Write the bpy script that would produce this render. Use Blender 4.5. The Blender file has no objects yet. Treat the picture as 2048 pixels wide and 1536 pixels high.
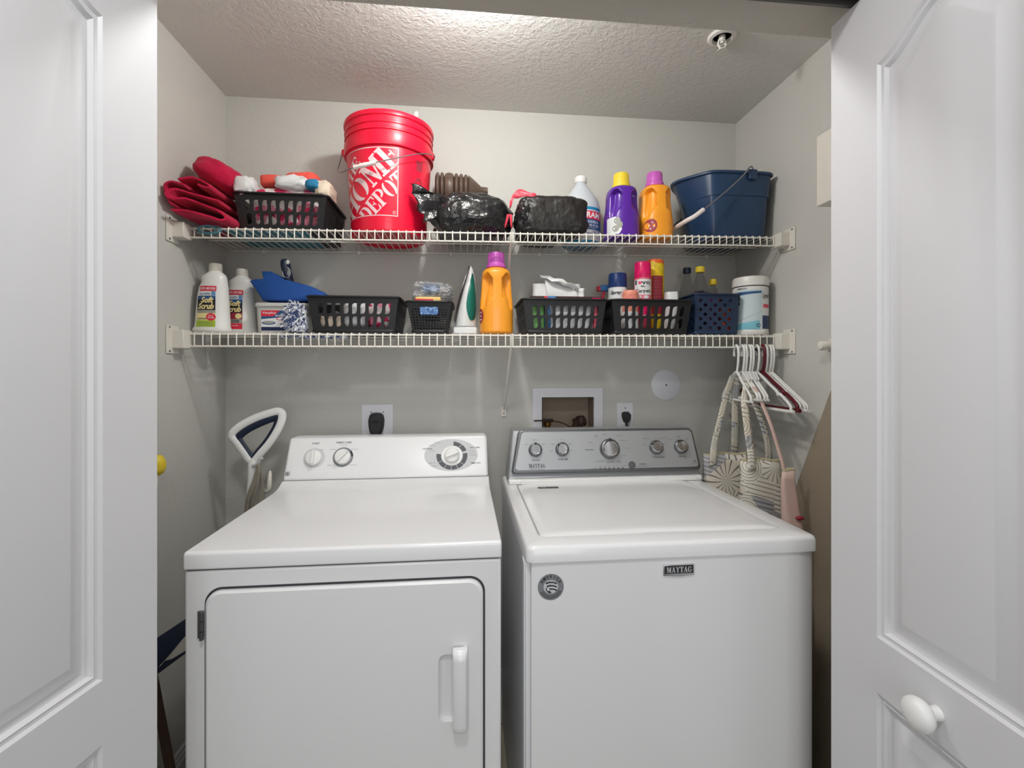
import bpy, bmesh, math, random
from mathutils import Vector, Matrix, noise, Euler
R = random.Random(7)
S = bpy.context.scene
COL = S.collection

# ------------------------------------------------------------------ camera, world, lamps, exposure
cam_d = bpy.data.cameras.new('camera')
cam_d.sensor_width = 36.0
cam_d.lens = 36.0 * 947.67 / 2048.0
cam_d.shift_y = (768.0 - 732.58) / 2048.0 * -1.0
cam_d.clip_start = 0.02
cam = bpy.data.objects.new('camera', cam_d)
cam.location = (0, 0, 1.3173)
cam.rotation_euler = (math.radians(90), 0, -0.1008)
COL.objects.link(cam)
S.camera = cam

W = bpy.data.worlds.new('hall_light')
S.world = W
W.use_nodes = True
W.node_tree.nodes['Background'].inputs[0].default_value = (0.97, 0.985, 1.0, 1)
W.node_tree.nodes['Background'].inputs[1].default_value = 0.44


def area(name, loc, target, sx, sy, power, col, shape='RECTANGLE'):
    d = bpy.data.lights.new(name, 'AREA')
    d.shape = shape
    d.size = sx
    d.size_y = sy
    d.energy = power
    d.color = col
    o = bpy.data.objects.new(name, d)
    o.location = loc
    o.rotation_euler = (Vector(target) - Vector(loc)).to_track_quat('-Z', 'Y').to_euler()
    COL.objects.link(o)
    return o


area('hall_ceiling_lamp', (-0.12, 0.10, 2.46), (0.02, 0.55, 0.9), 0.26, 0.26, 10, (1.0, 0.99, 0.97), 'DISK')
area('front_fill_light', (0.05, -1.7, 1.45), (0.1, 1.7, 1.1), 1.1, 1.3, 16, (0.98, 0.99, 1.0))  # broad fill added behind the camera to lift the appliance fronts, no real window
# the closet's own bulb, on its ceiling just behind the door head
pd = bpy.data.lights.new('closet_bulb', 'POINT')
pd.energy = 14.5
pd.color = (1.0, 1.0, 0.99)
pd.shadow_soft_size = 0.04
po = bpy.data.objects.new('closet_bulb', pd)
po.location = (0.03, 1.15, 2.285)
COL.objects.link(po)

S.view_settings.view_transform = 'Standard'
S.view_settings.look = 'None'
S.view_settings.gamma = 1.0
S.view_settings.use_curve_mapping = False
S.view_settings.exposure = 0.0


# ------------------------------------------------------------------ materials
def lin(c):
    c = c / 255.0
    return c / 12.92 if c <= 0.04045 else ((c + 0.055) / 1.055) ** 2.4


def rgb(r, g, b):
    return (lin(r), lin(g), lin(b), 1)


def M(name, col, rough=0.5, metal=0.0, coat=0.0, trans=0.0, alpha=1.0, bump=None, spec=None, var=0.0, vscale=8.0, sheen=0.0, sss=0.0, ior=1.45):
    """bump = (scale, strength, distance, detail)"""
    m = bpy.data.materials.new(name)
    m.use_nodes = True
    nt = m.node_tree
    p = nt.nodes['Principled BSDF']
    c = rgb(*col)
    p.inputs['Base Color'].default_value = c
    p.inputs['Roughness'].default_value = rough
    p.inputs['Metallic'].default_value = metal
    p.inputs['Coat Weight'].default_value = coat
    p.inputs['Coat Roughness'].default_value = 0.08
    p.inputs['Transmission Weight'].default_value = trans
    p.inputs['Alpha'].default_value = alpha
    p.inputs['Sheen Weight'].default_value = sheen
    p.inputs['IOR'].default_value = ior
    if spec is not None:
        p.inputs['Specular IOR Level'].default_value = spec
    tc = nt.nodes.new('ShaderNodeTexCoord')
    if var > 0:
        n = nt.nodes.new('ShaderNodeTexNoise')
        n.inputs['Scale'].default_value = vscale
        n.inputs['Detail'].default_value = 4
        nt.links.new(tc.outputs['Object'], n.inputs['Vector'])
        mx = nt.nodes.new('ShaderNodeMix')
        mx.data_type = 'RGBA'
        mx.inputs[6].default_value = tuple(x * (1 - var) for x in c[:3]) + (1,)
        mx.inputs[7].default_value = tuple(min(1, x * (1 + var)) for x in c[:3]) + (1,)
        nt.links.new(n.outputs['Fac'], mx.inputs[0])
        nt.links.new(mx.outputs[2], p.inputs['Base Color'])
    if bump:
        n = nt.nodes.new('ShaderNodeTexNoise')
        n.inputs['Scale'].default_value = bump[0]
        n.inputs['Detail'].default_value = bump[3] if len(bump) > 3 else 3
        nt.links.new(tc.outputs['Object'], n.inputs['Vector'])
        b = nt.nodes.new('ShaderNodeBump')
        b.inputs['Strength'].default_value = bump[1]
        b.inputs['Distance'].default_value = bump[2]
        nt.links.new(n.outputs['Fac'], b.inputs['Height'])
        nt.links.new(b.outputs['Normal'], p.inputs['Normal'])
    return m


def knockdown(name, col, scale, strength, dist):
    """plaster with flattened splatter islands"""
    m = M(name, col, 0.85)
    nt = m.node_tree
    p = nt.nodes['Principled BSDF']
    tc = nt.nodes.new('ShaderNodeTexCoord')
    n = nt.nodes.new('ShaderNodeTexNoise')
    n.inputs['Scale'].default_value = scale
    n.inputs['Detail'].default_value = 5
    n.inputs['Distortion'].default_value = 0.6
    r = nt.nodes.new('ShaderNodeValToRGB')
    r.color_ramp.elements[0].position = 0.44
    r.color_ramp.elements[1].position = 0.56
    b = nt.nodes.new('ShaderNodeBump')
    b.inputs['Strength'].default_value = strength
    b.inputs['Distance'].default_value = dist
    nt.links.new(tc.outputs['Object'], n.inputs['Vector'])
    nt.links.new(n.outputs['Fac'], r.inputs['Fac'])
    nt.links.new(r.outputs['Color'], b.inputs['Height'])
    nt.links.new(b.outputs['Normal'], p.inputs['Normal'])
    return m


def shell_print(name, base, line1, line2, scale):
    """cream cotton printed with shell-like rings and fans"""
    m = M(name, base, 0.85)
    nt = m.node_tree
    p = nt.nodes['Principled BSDF']
    tc = nt.nodes.new('ShaderNodeTexCoord')
    v = nt.nodes.new('ShaderNodeTexVoronoi')
    v.inputs['Scale'].default_value = scale
    n2 = nt.nodes.new('ShaderNodeTexNoise'); n2.inputs['Scale'].default_value = 9
    n2.inputs['Detail'].default_value = 2

    def math_(op, x, y=None, z=None):
        n = nt.nodes.new('ShaderNodeMath'); n.operation = op
        for i, q in enumerate((x, y, z)):
            if q is None: continue
            if isinstance(q, (int, float)): n.inputs[i].default_value = q
            else: nt.links.new(q, n.inputs[i])
        return n.outputs[0]
    L = nt.links.new
    L(tc.outputs['Object'], v.inputs['Vector']); L(tc.outputs['Object'], n2.inputs['Vector'])
    sub = nt.nodes.new('ShaderNodeVectorMath'); sub.operation = 'SUBTRACT'
    L(tc.outputs['Object'], sub.inputs[0]); L(v.outputs['Position'], sub.inputs[1])
    sx = nt.nodes.new('ShaderNodeSeparateXYZ'); L(sub.outputs[0], sx.inputs[0])
    ang = math_('ARCTAN2', sx.outputs[2], sx.outputs[0])
    sep = nt.nodes.new('ShaderNodeSeparateColor'); L(v.outputs['Color'], sep.inputs[0])
    wob = math_('MULTIPLY', n2.outputs['Fac'], 7.0)
    spiral = math_('SINE', math_('ADD', math_('MULTIPLY_ADD', v.outputs['Distance'], 52.0, ang), wob))
    fan = math_('SINE', math_('ADD', math_('MULTIPLY', ang, 15.0), wob))
    ribs = math_('SINE', math_('MULTIPLY_ADD', sx.outputs[2], 420.0, math_('MULTIPLY', sx.outputs[0], 120.0)))
    f1 = math_('GREATER_THAN', sep.outputs[0], 0.40); f2 = math_('GREATER_THAN', sep.outputs[0], 0.75)
    pat = math_('ADD', math_('MULTIPLY', spiral, math_('SUBTRACT', 1.0, f1)), math_('ADD', math_('MULTIPLY', fan, math_('SUBTRACT', f1, f2)), math_('MULTIPLY', ribs, f2)))
    r1 = nt.nodes.new('ShaderNodeValToRGB')
    r1.color_ramp.elements[0].position = 0.55; r1.color_ramp.elements[0].color = (0, 0, 0, 1)
    r1.color_ramp.elements[1].position = 0.98; r1.color_ramp.elements[1].color = (0.85, 0.85, 0.85, 1)
    L(pat, r1.inputs['Fac'])
    tint = nt.nodes.new('ShaderNodeValToRGB'); tint.color_ramp.interpolation = 'CONSTANT'
    e = tint.color_ramp.elements
    e[0].position = 0.0; e[0].color = rgb(*base)
    e[1].position = 0.5; e[1].color = rgb(222, 214, 198)
    x = e.new(0.8); x.color = rgb(176, 178, 180)
    lc = nt.nodes.new('ShaderNodeMix'); lc.data_type = 'RGBA'
    lc.inputs[6].default_value = rgb(*line1); lc.inputs[7].default_value = rgb(*line2)
    L(math_('GREATER_THAN', sep.outputs[2], 0.5), lc.inputs[0])
    mx = nt.nodes.new('ShaderNodeMix'); mx.data_type = 'RGBA'
    L(sep.outputs[1], tint.inputs['Fac'])
    L(r1.outputs['Color'], mx.inputs[0]); L(tint.outputs['Color'], mx.inputs[6]); L(lc.outputs[2], mx.inputs[7])
    L(mx.outputs[2], p.inputs['Base Color'])
    return m


def speckle(name, a, b, c, scale, rough=0.5):
    m = M(name, a, rough)
    nt = m.node_tree
    p = nt.nodes['Principled BSDF']
    tc = nt.nodes.new('ShaderNodeTexCoord')
    v = nt.nodes.new('ShaderNodeTexVoronoi'); v.inputs['Scale'].default_value = scale
    r = nt.nodes.new('ShaderNodeValToRGB'); r.color_ramp.interpolation = 'CONSTANT'
    e = r.color_ramp.elements
    e[0].position = 0; e[0].color = rgb(*a)
    e[1].position = 0.4; e[1].color = rgb(*b)
    x = e.new(0.72); x.color = rgb(*c)
    sep = nt.nodes.new('ShaderNodeSeparateColor')
    nt.links.new(tc.outputs['Object'], v.inputs['Vector'])
    nt.links.new(v.outputs['Color'], sep.inputs[0]); nt.links.new(sep.outputs[0], r.inputs['Fac'])
    nt.links.new(r.outputs['Color'], p.inputs['Base Color'])
    return m


def brushed(name, col, rough):
    m = M(name, col, rough, 0.6)
    nt = m.node_tree
    p = nt.nodes['Principled BSDF']
    tc = nt.nodes.new('ShaderNodeTexCoord')
    mp = nt.nodes.new('ShaderNodeMapping'); mp.inputs['Scale'].default_value = (4, 300, 300)
    n = nt.nodes.new('ShaderNodeTexNoise'); n.inputs['Scale'].default_value = 3; n.inputs['Detail'].default_value = 3
    b = nt.nodes.new('ShaderNodeBump'); b.inputs['Strength'].default_value = 0.08; b.inputs['Distance'].default_value = 0.001
    nt.links.new(tc.outputs['Object'], mp.inputs['Vector']); nt.links.new(mp.outputs['Vector'], n.inputs['Vector'])
    nt.links.new(n.outputs['Fac'], b.inputs['Height']); nt.links.new(b.outputs['Normal'], p.inputs['Normal'])
    return m


m_wall = knockdown('wall_paint', (203, 202, 196), 70, 0.14, 0.003)
m_ceil = knockdown('ceiling_paint', (221, 220, 215), 62, 0.30, 0.0045)
m_header = knockdown('header_paint', (198, 194, 184), 55, 0.2, 0.004)
m_door = M('door_paint', (214, 214, 216), 0.42, bump=(300, 0.03, 0.001))
m_trim = M('trim_paint', (214, 216, 218), 0.4)
m_tile = M('floor_tile', (205, 198, 178), 0.35, var=0.08, vscale=14)
m_grout = M('grout', (92, 86, 74), 0.9)
m_enamel = M('white_enamel', (233, 233, 234), 0.26, coat=0.3)
m_enamel_side = M('grey_enamel', (226, 227, 230), 0.22, bump=(4, 0.10, 0.01))
m_gap = M('dark_gap', (58, 60, 64), 0.8)
m_white = M('white_plastic', (232, 232, 230), 0.35)
m_offwhite = M('almond_plastic', (226, 222, 212), 0.4)
m_wire = M('white_coated_wire', (231, 227, 217), 0.38)
m_steel = brushed('brushed_steel', (180, 182, 184), 0.36)
m_consgrey = M('console_grey', (158, 160, 162), 0.35, 0.35)
m_chrome = M('chrome', (214, 215, 217), 0.14, 1.0)
m_dchrome = M('dull_chrome', (120, 121, 124), 0.35, 0.9)
m_ink = M('black_ink', (44, 46, 50), 0.6)
m_greyink = M('grey_ink', (128, 130, 134), 0.6)
m_ltgrey = M('light_grey_print', (203, 204, 206), 0.5)
m_plate = M('plate_grey', (226, 227, 233), 0.45)
m_dkgrey = M('dark_grey_print', (82, 84, 88), 0.5)
m_blackpl = M('black_plastic', (28, 28, 30), 0.42, bump=(220, 0.1, 0.001))
m_black_rub = M('black_rubber', (44, 44, 46), 0.6)
m_red = M('bucket_red', (232, 18, 56), 0.32, coat=0.25)
m_redprint = M('bucket_print', (230, 202, 204), 0.5)
m_grip = M('white_grip', (236, 226, 222), 0.45)
m_brown = M('brown_plastic', (92, 76, 66), 0.4)
m_bag = M('black_film', (26, 25, 27), 0.15, coat=0.3, bump=(22, 0.85, 0.018, 4))
m_bagdull = M('dull_black_film', (31, 28, 27), 0.40, bump=(28, 0.5, 0.012, 4))
m_drawstring = M('red_drawstring', (214, 62, 82), 0.4, bump=(60, 0.4, 0.004))
m_magenta = M('magenta_terry', (188, 2, 60), 0.9, bump=(420, 0.5, 0.002), sheen=0.08, var=0.14, vscale=30)
m_coral = M('coral_terry', (234, 92, 78), 0.95, bump=(420, 0.8, 0.003), var=0.2, vscale=160)
m_cloth_w = M('white_cloth', (222, 222, 222), 0.9, bump=(120, 0.3, 0.003))
m_cloth_p = speckle('pink_flower_cloth', (226, 214, 212), (214, 130, 150), (196, 40, 84), 40, 0.9)
m_cloth_cream = M('cream_cloth', (226, 208, 188), 0.9, bump=(140, 0.3, 0.003))
m_teal = M('teal_cloth', (96, 150, 164), 0.85, bump=(150, 0.4, 0.003))
m_blueteal = M('blue_cloth', (40, 120, 160), 0.85, bump=(150, 0.4, 0.003))
m_bluepail = M('blue_pail_plastic', (34, 62, 96), 0.36, coat=0.2, bump=(380, 0.25, 0.001))
m_wiregrey = M('zinc_wire', (150, 152, 156), 0.35, 0.8)
m_orange = M('orange_jug', (246, 160, 42), 0.34, coat=0.2)
m_purple = M('purple_jug', (88, 36, 156), 0.3, coat=0.3)
m_ycap = M('yellow_cap', (236, 208, 56), 0.4)
m_mcap = M('magenta_cap', (196, 92, 186), 0.35)
m_washerfluid = M('washer_fluid', (34, 136, 176), 0.25, coat=0.2)
m_jugclear = M('clear_jug', (196, 202, 208), 0.3, alpha=1.0)
m_labelred = M('label_red', (220, 44, 66), 0.45)
m_labelblue = M('label_blue', (40, 86, 136), 0.45)
m_labelnavy = M('label_navy', (30, 42, 84), 0.45)
m_labelwhite = M('label_white', (232, 234, 234), 0.45)
m_labelblack = M('label_black', (30, 30, 40), 0.45)
m_labelgrey = M('label_grey', (160, 160, 152), 0.45)
m_labellime = M('label_lime', (166, 192, 52), 0.45)
m_labelcream = M('label_cream', (240, 222, 158), 0.45)
m_labelsky = M('label_sky', (104, 150, 196), 0.45)
m_labelpink = M('label_pink', (236, 112, 132), 0.45)
m_aqua = M('label_aqua', (128, 196, 212), 0.45)
m_paleaqua = M('label_pale', (206, 222, 226), 0.4)
m_bottlew = M('white_bottle', (238, 237, 233), 0.33, coat=0.15)
m_capgrey = M('cap_white', (218, 214, 204), 0.4)
m_tub = M('frosted_tub', (206, 206, 202), 0.35, bump=(60, 0.1, 0.003))
m_dustpan = M('blue_felt', (24, 76, 152), 0.75, bump=(420, 0.4, 0.002), var=0.12, vscale=40)
m_navy = M('navy_plastic', (26, 36, 58), 0.4)
m_navybask = M('navy_basket', (34, 52, 80), 0.45)
m_iron = M('iron_white', (226, 227, 226), 0.3)
m_tealtank = M('teal_tank', (10, 112, 100), 0.15, coat=0.5)
m_ironsole = M('sole_plate', (52, 48, 48), 0.3, 0.6)
m_pinkcan = M('hot_pink', (238, 22, 108), 0.35)
m_yellowcan = M('yellow_can', (244, 208, 36), 0.4)
m_orangecap = M('orange_cap', (248, 116, 62), 0.4)
m_maroon = M('maroon_print', (156, 46, 62), 0.5)
m_peach = M('peach_tub', (240, 150, 128), 0.45)
m_navycap = M('navy_cap', (26, 56, 116), 0.4)
m_pet = M('clear_bottle', (226, 226, 226), 0.05, trans=1.0, ior=1.12)
m_film = M('clear_film', (236, 238, 242), 0.08, alpha=0.42, bump=(60, 0.9, 0.01))
m_purpleliq = M('purple_pack', (88, 40, 88), 0.35)
m_darkpack = M('dark_pack', (40, 34, 48), 0.35, bump=(70, 0.6, 0.006))
m_orangeliq = M('orange_liquid', (232, 92, 40), 0.25)
m_lightblue = M('light_blue_bottle', (122, 160, 210), 0.35)
m_green = M('green_pack', (116, 176, 96), 0.45)
m_packblue = M('blue_pack', (70, 132, 196), 0.45)
m_packred = M('red_pack', (206, 52, 68), 0.45)
m_packwhite = M('white_pack', (232, 232, 232), 0.3, bump=(40, 0.4, 0.006))
m_boxbrown = M('brown_box', (64, 38, 34), 0.5)
m_hanger = M('white_hanger', (232, 232, 228), 0.35)
m_dkred = M('dark_red_hanger', (92, 20, 30), 0.35)
m_blackhang = M('black_hanger', (34, 24, 26), 0.35)
m_tote1 = shell_print('shell_print', (226, 222, 210), (70, 66, 66), (118, 90, 92), 9)
m_tote2 = shell_print('shell_print_small', (230, 226, 214), (60, 62, 70), (122, 112, 92), 13)
m_strap = shell_print('strap_print', (206, 204, 192), (70, 72, 76), (110, 104, 92), 22)
m_totein = M('tote_lining', (206, 196, 160), 0.9)
m_pinktote = M('pale_pink_cotton', (222, 192, 182), 0.9, var=0.06, vscale=12)
m_board = M('tan_board_cover', (150, 138, 120), 0.9, bump=(300, 0.3, 0.002))
m_stick = M('dark_wood', (78, 58, 46), 0.6)
m_cordgrey = M('grey_cord', (138, 132, 120), 0.6)
m_brass = M('old_brass', (150, 116, 70), 0.35, 0.9)
m_hose = M('dark_hose', (48, 30, 24), 0.5)
m_recess = M('recess_paint', (150, 136, 120), 0.8)
m_glitter = speckle('blue_glitter', (46, 84, 150), (150, 190, 226), (70, 110, 180), 380, 0.3)
m_fluff_w = M('fluff_white', (226, 228, 234), 0.95)
m_fluff_b = M('fluff_blue', (84, 96, 136), 0.95)
m_sprink = M('sprinkler_white', (232, 230, 224), 0.4)
m_track = M('track_metal', (108, 106, 104), 0.4, 0.6)
m_sponge = M('sponge_yellow', (236, 204, 130), 0.8)
m_spray = M('spray_bottle', (210, 218, 214), 0.2, alpha=0.8)


# ------------------------------------------------------------------ mesh builder
class MB:
    def __init__(s):
        s.v = []; s.f = []

    def add(s, vs, fs):
        o = len(s.v)
        s.v += [Vector(p) for p in vs]
        s.f += [tuple(i + o for i in f) for f in fs]
        return s

    def box(s, x0, x1, y0, y1, z0, z1):
        return s.add([(x0, y0, z0), (x1, y0, z0), (x1, y1, z0), (x0, y1, z0), (x0, y0, z1), (x1, y0, z1), (x1, y1, z1), (x0, y1, z1)],
                     [(3, 2, 1, 0), (4, 5, 6, 7), (0, 1, 5, 4), (1, 2, 6, 5), (2, 3, 7, 6), (3, 0, 4, 7)])

    def loft(s, rings, cap0=True, cap1=True, closed=False):
        n = len(rings[0])
        vs = [p for r in rings for p in r]
        fs = []
        k = len(rings)
        for i in range(k if closed else k - 1):
            a, b = i * n, ((i + 1) % k) * n
            for j in range(n):
                j2 = (j + 1) % n
                fs.append((a + j, a + j2, b + j2, b + j))
        if not closed:
            if cap0: fs.append(tuple(reversed(range(n))))
            if cap1: fs.append(tuple(range((k - 1) * n, k * n)))
        return s.add(vs, fs)

    def lathe(s, prof, c=(0, 0, 0), n=32, cap0=True, cap1=True, sx=1.0, sy=1.0, axis='z'):
        rings = []
        for r, z in prof:
            ring = []
            for j in range(n):
                a = 2 * math.pi * j / n
                u, w = r * math.cos(a) * sx, r * math.sin(a) * sy
                if axis == 'z': p = (c[0] + u, c[1] + w, c[2] + z)
                elif axis == 'x': p = (c[0] + z, c[1] + u, c[2] + w)
                else: p = (c[0] + w, c[1] + z, c[2] + u)
                ring.append(p)
            rings.append(ring)
        return s.loft(rings, cap0, cap1)

    def tube(s, path, r, n=8, closed=False, cap=True, flat=1.0):
        P = [Vector(p) for p in path]
        k = len(P)
        rings = []
        up = None
        for i in range(k):
            if closed: t = P[(i + 1) % k] - P[(i - 1) % k]
            elif i == 0: t = P[1] - P[0]
            elif i == k - 1: t = P[-1] - P[-2]
            else: t = (P[i + 1] - P[i]).normalized() + (P[i] - P[i - 1]).normalized()
            if t.length < 1e-9: t = Vector((0, 0, 1))
            t.normalize()
            if up is None:
                up = Vector((0, 0, 1)) if abs(t.z) < 0.9 else Vector((1, 0, 0))
            a = t.cross(up)
            if a.length < 1e-6: a = t.cross(Vector((0, 1, 0)))
            a.normalize()
            b = a.cross(t).normalized()
            up = b
            rr = r[i] if isinstance(r, (list, tuple)) else r
            rings.append([P[i] + a * (rr * math.cos(2 * math.pi * j / n)) + b * (rr * flat * math.sin(2 * math.pi * j / n)) for j in range(n)])
        return s.loft(rings, cap, cap, closed)

    def prism(s, pts, fa, fb):
        """pts 2D outline; fa, fb map (u,v) to the two end faces"""
        n = len(pts)
        vs = [fa(u, v) for u, v in pts] + [fb(u, v) for u, v in pts]
        fs = [tuple(range(n - 1, -1, -1)), tuple(range(n, 2 * n))]
        for j in range(n):
            j2 = (j + 1) % n
            fs.append((j, j2, n + j2, n + j))
        return s.add(vs, fs)

    def grid(s, nu, nv, fn, thick=None):
        vs = [fn(i / nu, j / nv) for j in range(nv + 1) for i in range(nu + 1)]
        fs = []
        for j in range(nv):
            for i in range(nu):
                a = j * (nu + 1) + i
                fs.append((a, a + 1, a + nu + 2, a + nu + 1))
        return s.add(vs, fs)


def ob(name, mb, mat, parent=None, smooth=35, bevel=0, bseg=2, sub=0, solid=0, label=None, loc=None, fix=True):
    me = bpy.data.meshes.new(name)
    me.from_pydata([tuple(p) for p in mb.v], [], mb.f)
    me.validate()
    if fix:
        bm = bmesh.new(); bm.from_mesh(me)
        bmesh.ops.recalc_face_normals(bm, faces=bm.faces)
        bm.to_mesh(me); bm.free()
    me.materials.append(mat)
    if smooth:
        for p in me.polygons: p.use_smooth = True
        if smooth < 180: me.set_sharp_from_angle(angle=math.radians(smooth))
    o = bpy.data.objects.new(name, me)
    COL.objects.link(o)
    if parent: o.parent = parent
    if loc: o.location = loc
    if solid:
        d = o.modifiers.new('solid', 'SOLIDIFY'); d.thickness = abs(solid); d.offset = 0 if solid > 0 else -1
    if bevel:
        d = o.modifiers.new('bevel', 'BEVEL'); d.width = bevel; d.segments = bseg; d.limit_method = 'ANGLE'; d.angle_limit = math.radians(40)
    if sub:
        d = o.modifiers.new('sub', 'SUBSURF'); d.levels = sub; d.render_levels = sub
    if label: o['label'] = label
    return o


ALL = []


def thing(name, label, cat, group=None, loc=None, rz=0.0):
    o = bpy.data.objects.new(name, None)
    o.empty_display_size = 0.05
    COL.objects.link(o)
    o['label'] = label; o['category'] = cat
    if group: o['group'] = group
    if loc: o.location = loc
    else: ALL.append(o)
    o.rotation_euler = (0, 0, rz)
    return o


def tag(o, label, cat, group=None):
    o['label'] = label; o['category'] = cat
    if group: o['group'] = group
    return o


def structure(o):
    o['kind'] = 'structure'
    return o


def kids(o):
    return [c for c in o.children]


def dup(root, loc=None, rz=None, label=None, parent=None):
    c = root.copy(); COL.objects.link(c)
    if parent: c.parent = parent
    if loc is not None: c.location = loc
    if rz is not None: c.rotation_euler = (0, 0, rz)
    if label: c['label'] = label
    for ch in kids(root): dup(ch, parent=c)
    return c


def place_base(t):
    """put the Empty of a thing built in room coordinates at the thing's own base"""
    pts = []
    for ch in kids(t):
        if ch.type == 'MESH': pts += [ch.location + v.co for v in ch.data.vertices]
    if not pts: return
    lo = Vector([min(p[i] for p in pts) for i in range(3)]); hi = Vector([max(p[i] for p in pts) for i in range(3)])
    b = Vector(((lo.x + hi.x) / 2, (lo.y + hi.y) / 2, lo.z))
    t.location = b
    for ch in kids(t): ch.location = ch.location - b


# ------------------------------------------------------------------ lettering
def text2d(s, shear=0.0, bold=0.0, space=1.0):
    c = bpy.data.curves.new('lettering', 'FONT')
    c.body = s; c.size = 1.0; c.shear = shear; c.offset = bold; c.resolution_u = 2; c.space_character = space
    o = bpy.data.objects.new('lettering', c)
    me = bpy.data.meshes.new_from_object(o)
    vs = [(v.co.x, v.co.y) for v in me.vertices]
    fs = [tuple(p.vertices) for p in me.polygons]
    bpy.data.objects.remove(o); bpy.data.curves.remove(c); bpy.data.meshes.remove(me)
    return vs, fs


def norm2d(vs, h=None, w=None, cx=0.0, cy=0.0):
    x0 = min(p[0] for p in vs); x1 = max(p[0] for p in vs); y0 = min(p[1] for p in vs); y1 = max(p[1] for p in vs)
    sy = h / max(y1 - y0, 1e-6) if h else None
    sx = w / max(x1 - x0, 1e-6) if w else None
    if sy is None: sy = sx
    if sx is None: sx = sy
    mx, my = (x0 + x1) / 2, (y0 + y1) / 2
    return [((a - mx) * sx + cx, (b - my) * sy + cy) for a, b in vs]


def rot2d(vs, deg, cx=0.0, cy=0.0):
    c, s = math.cos(math.radians(deg)), math.sin(math.radians(deg))
    return [((a - cx) * c - (b - cy) * s + cx, (a - cx) * s + (b - cy) * c + cy) for a, b in vs]


def planar(O, U, V, off=0.0008):
    O, U, V = Vector(O), Vector(U).normalized(), Vector(V).normalized()
    N = U.cross(V)
    return lambda u, v: O + U * u + V * v + N * off


def put2d(name, vs, fs, fn, mat, parent, cuts=0):
    mb = MB()
    if cuts:
        bm = bmesh.new()
        bv = [bm.verts.new((a, b, 0)) for a, b in vs]
        for f in fs:
            try: bm.faces.new([bv[i] for i in f])
            except ValueError: pass
        bmesh.ops.triangulate(bm, faces=bm.faces)
        bmesh.ops.subdivide_edges(bm, edges=bm.edges, cuts=cuts, use_grid_fill=True)
        bm.verts.index_update()
        vs = [(v.co.x, v.co.y) for v in bm.verts]; fs = [tuple(v.index for v in f.verts) for f in bm.faces]
        bm.free()
    mb.add([fn(u, v) for u, v in vs], fs)
    return ob(name, mb, mat, parent, smooth=0, fix=False)


def write(s, fn, mat, parent, h=None, w=None, cx=0, cy=0, shear=0.0, bold=0.0, deg=0, name='lettering', cuts=0, space=1.0):
    vs, fs = text2d(s, shear, bold, space)
    vs = norm2d(vs, h, w, cx, cy)
    if deg: vs = rot2d(vs, deg, cx, cy)
    return put2d(name, vs, fs, fn, mat, parent, cuts)


def _r(x0, x1, y0, y1): return [(x0, y0), (x1, y0), (x1, y1), (x0, y1)]


def _arc(cx, cy, ro, ri, a0, a1, sx=1.0, n=14):
    out = []
    for i in range(n):
        t0 = math.radians(a0 + (a1 - a0) * i / n); t1 = math.radians(a0 + (a1 - a0) * (i + 1) / n)
        out.append([(cx + ri[0] * math.cos(t0), cy + ri[1] * math.sin(t0)), (cx + ro[0] * math.cos(t0), cy + ro[1] * math.sin(t0)),
                    (cx + ro[0] * math.cos(t1), cy + ro[1] * math.sin(t1)), (cx + ri[0] * math.cos(t1), cy + ri[1] * math.sin(t1))])
    return out


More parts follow.
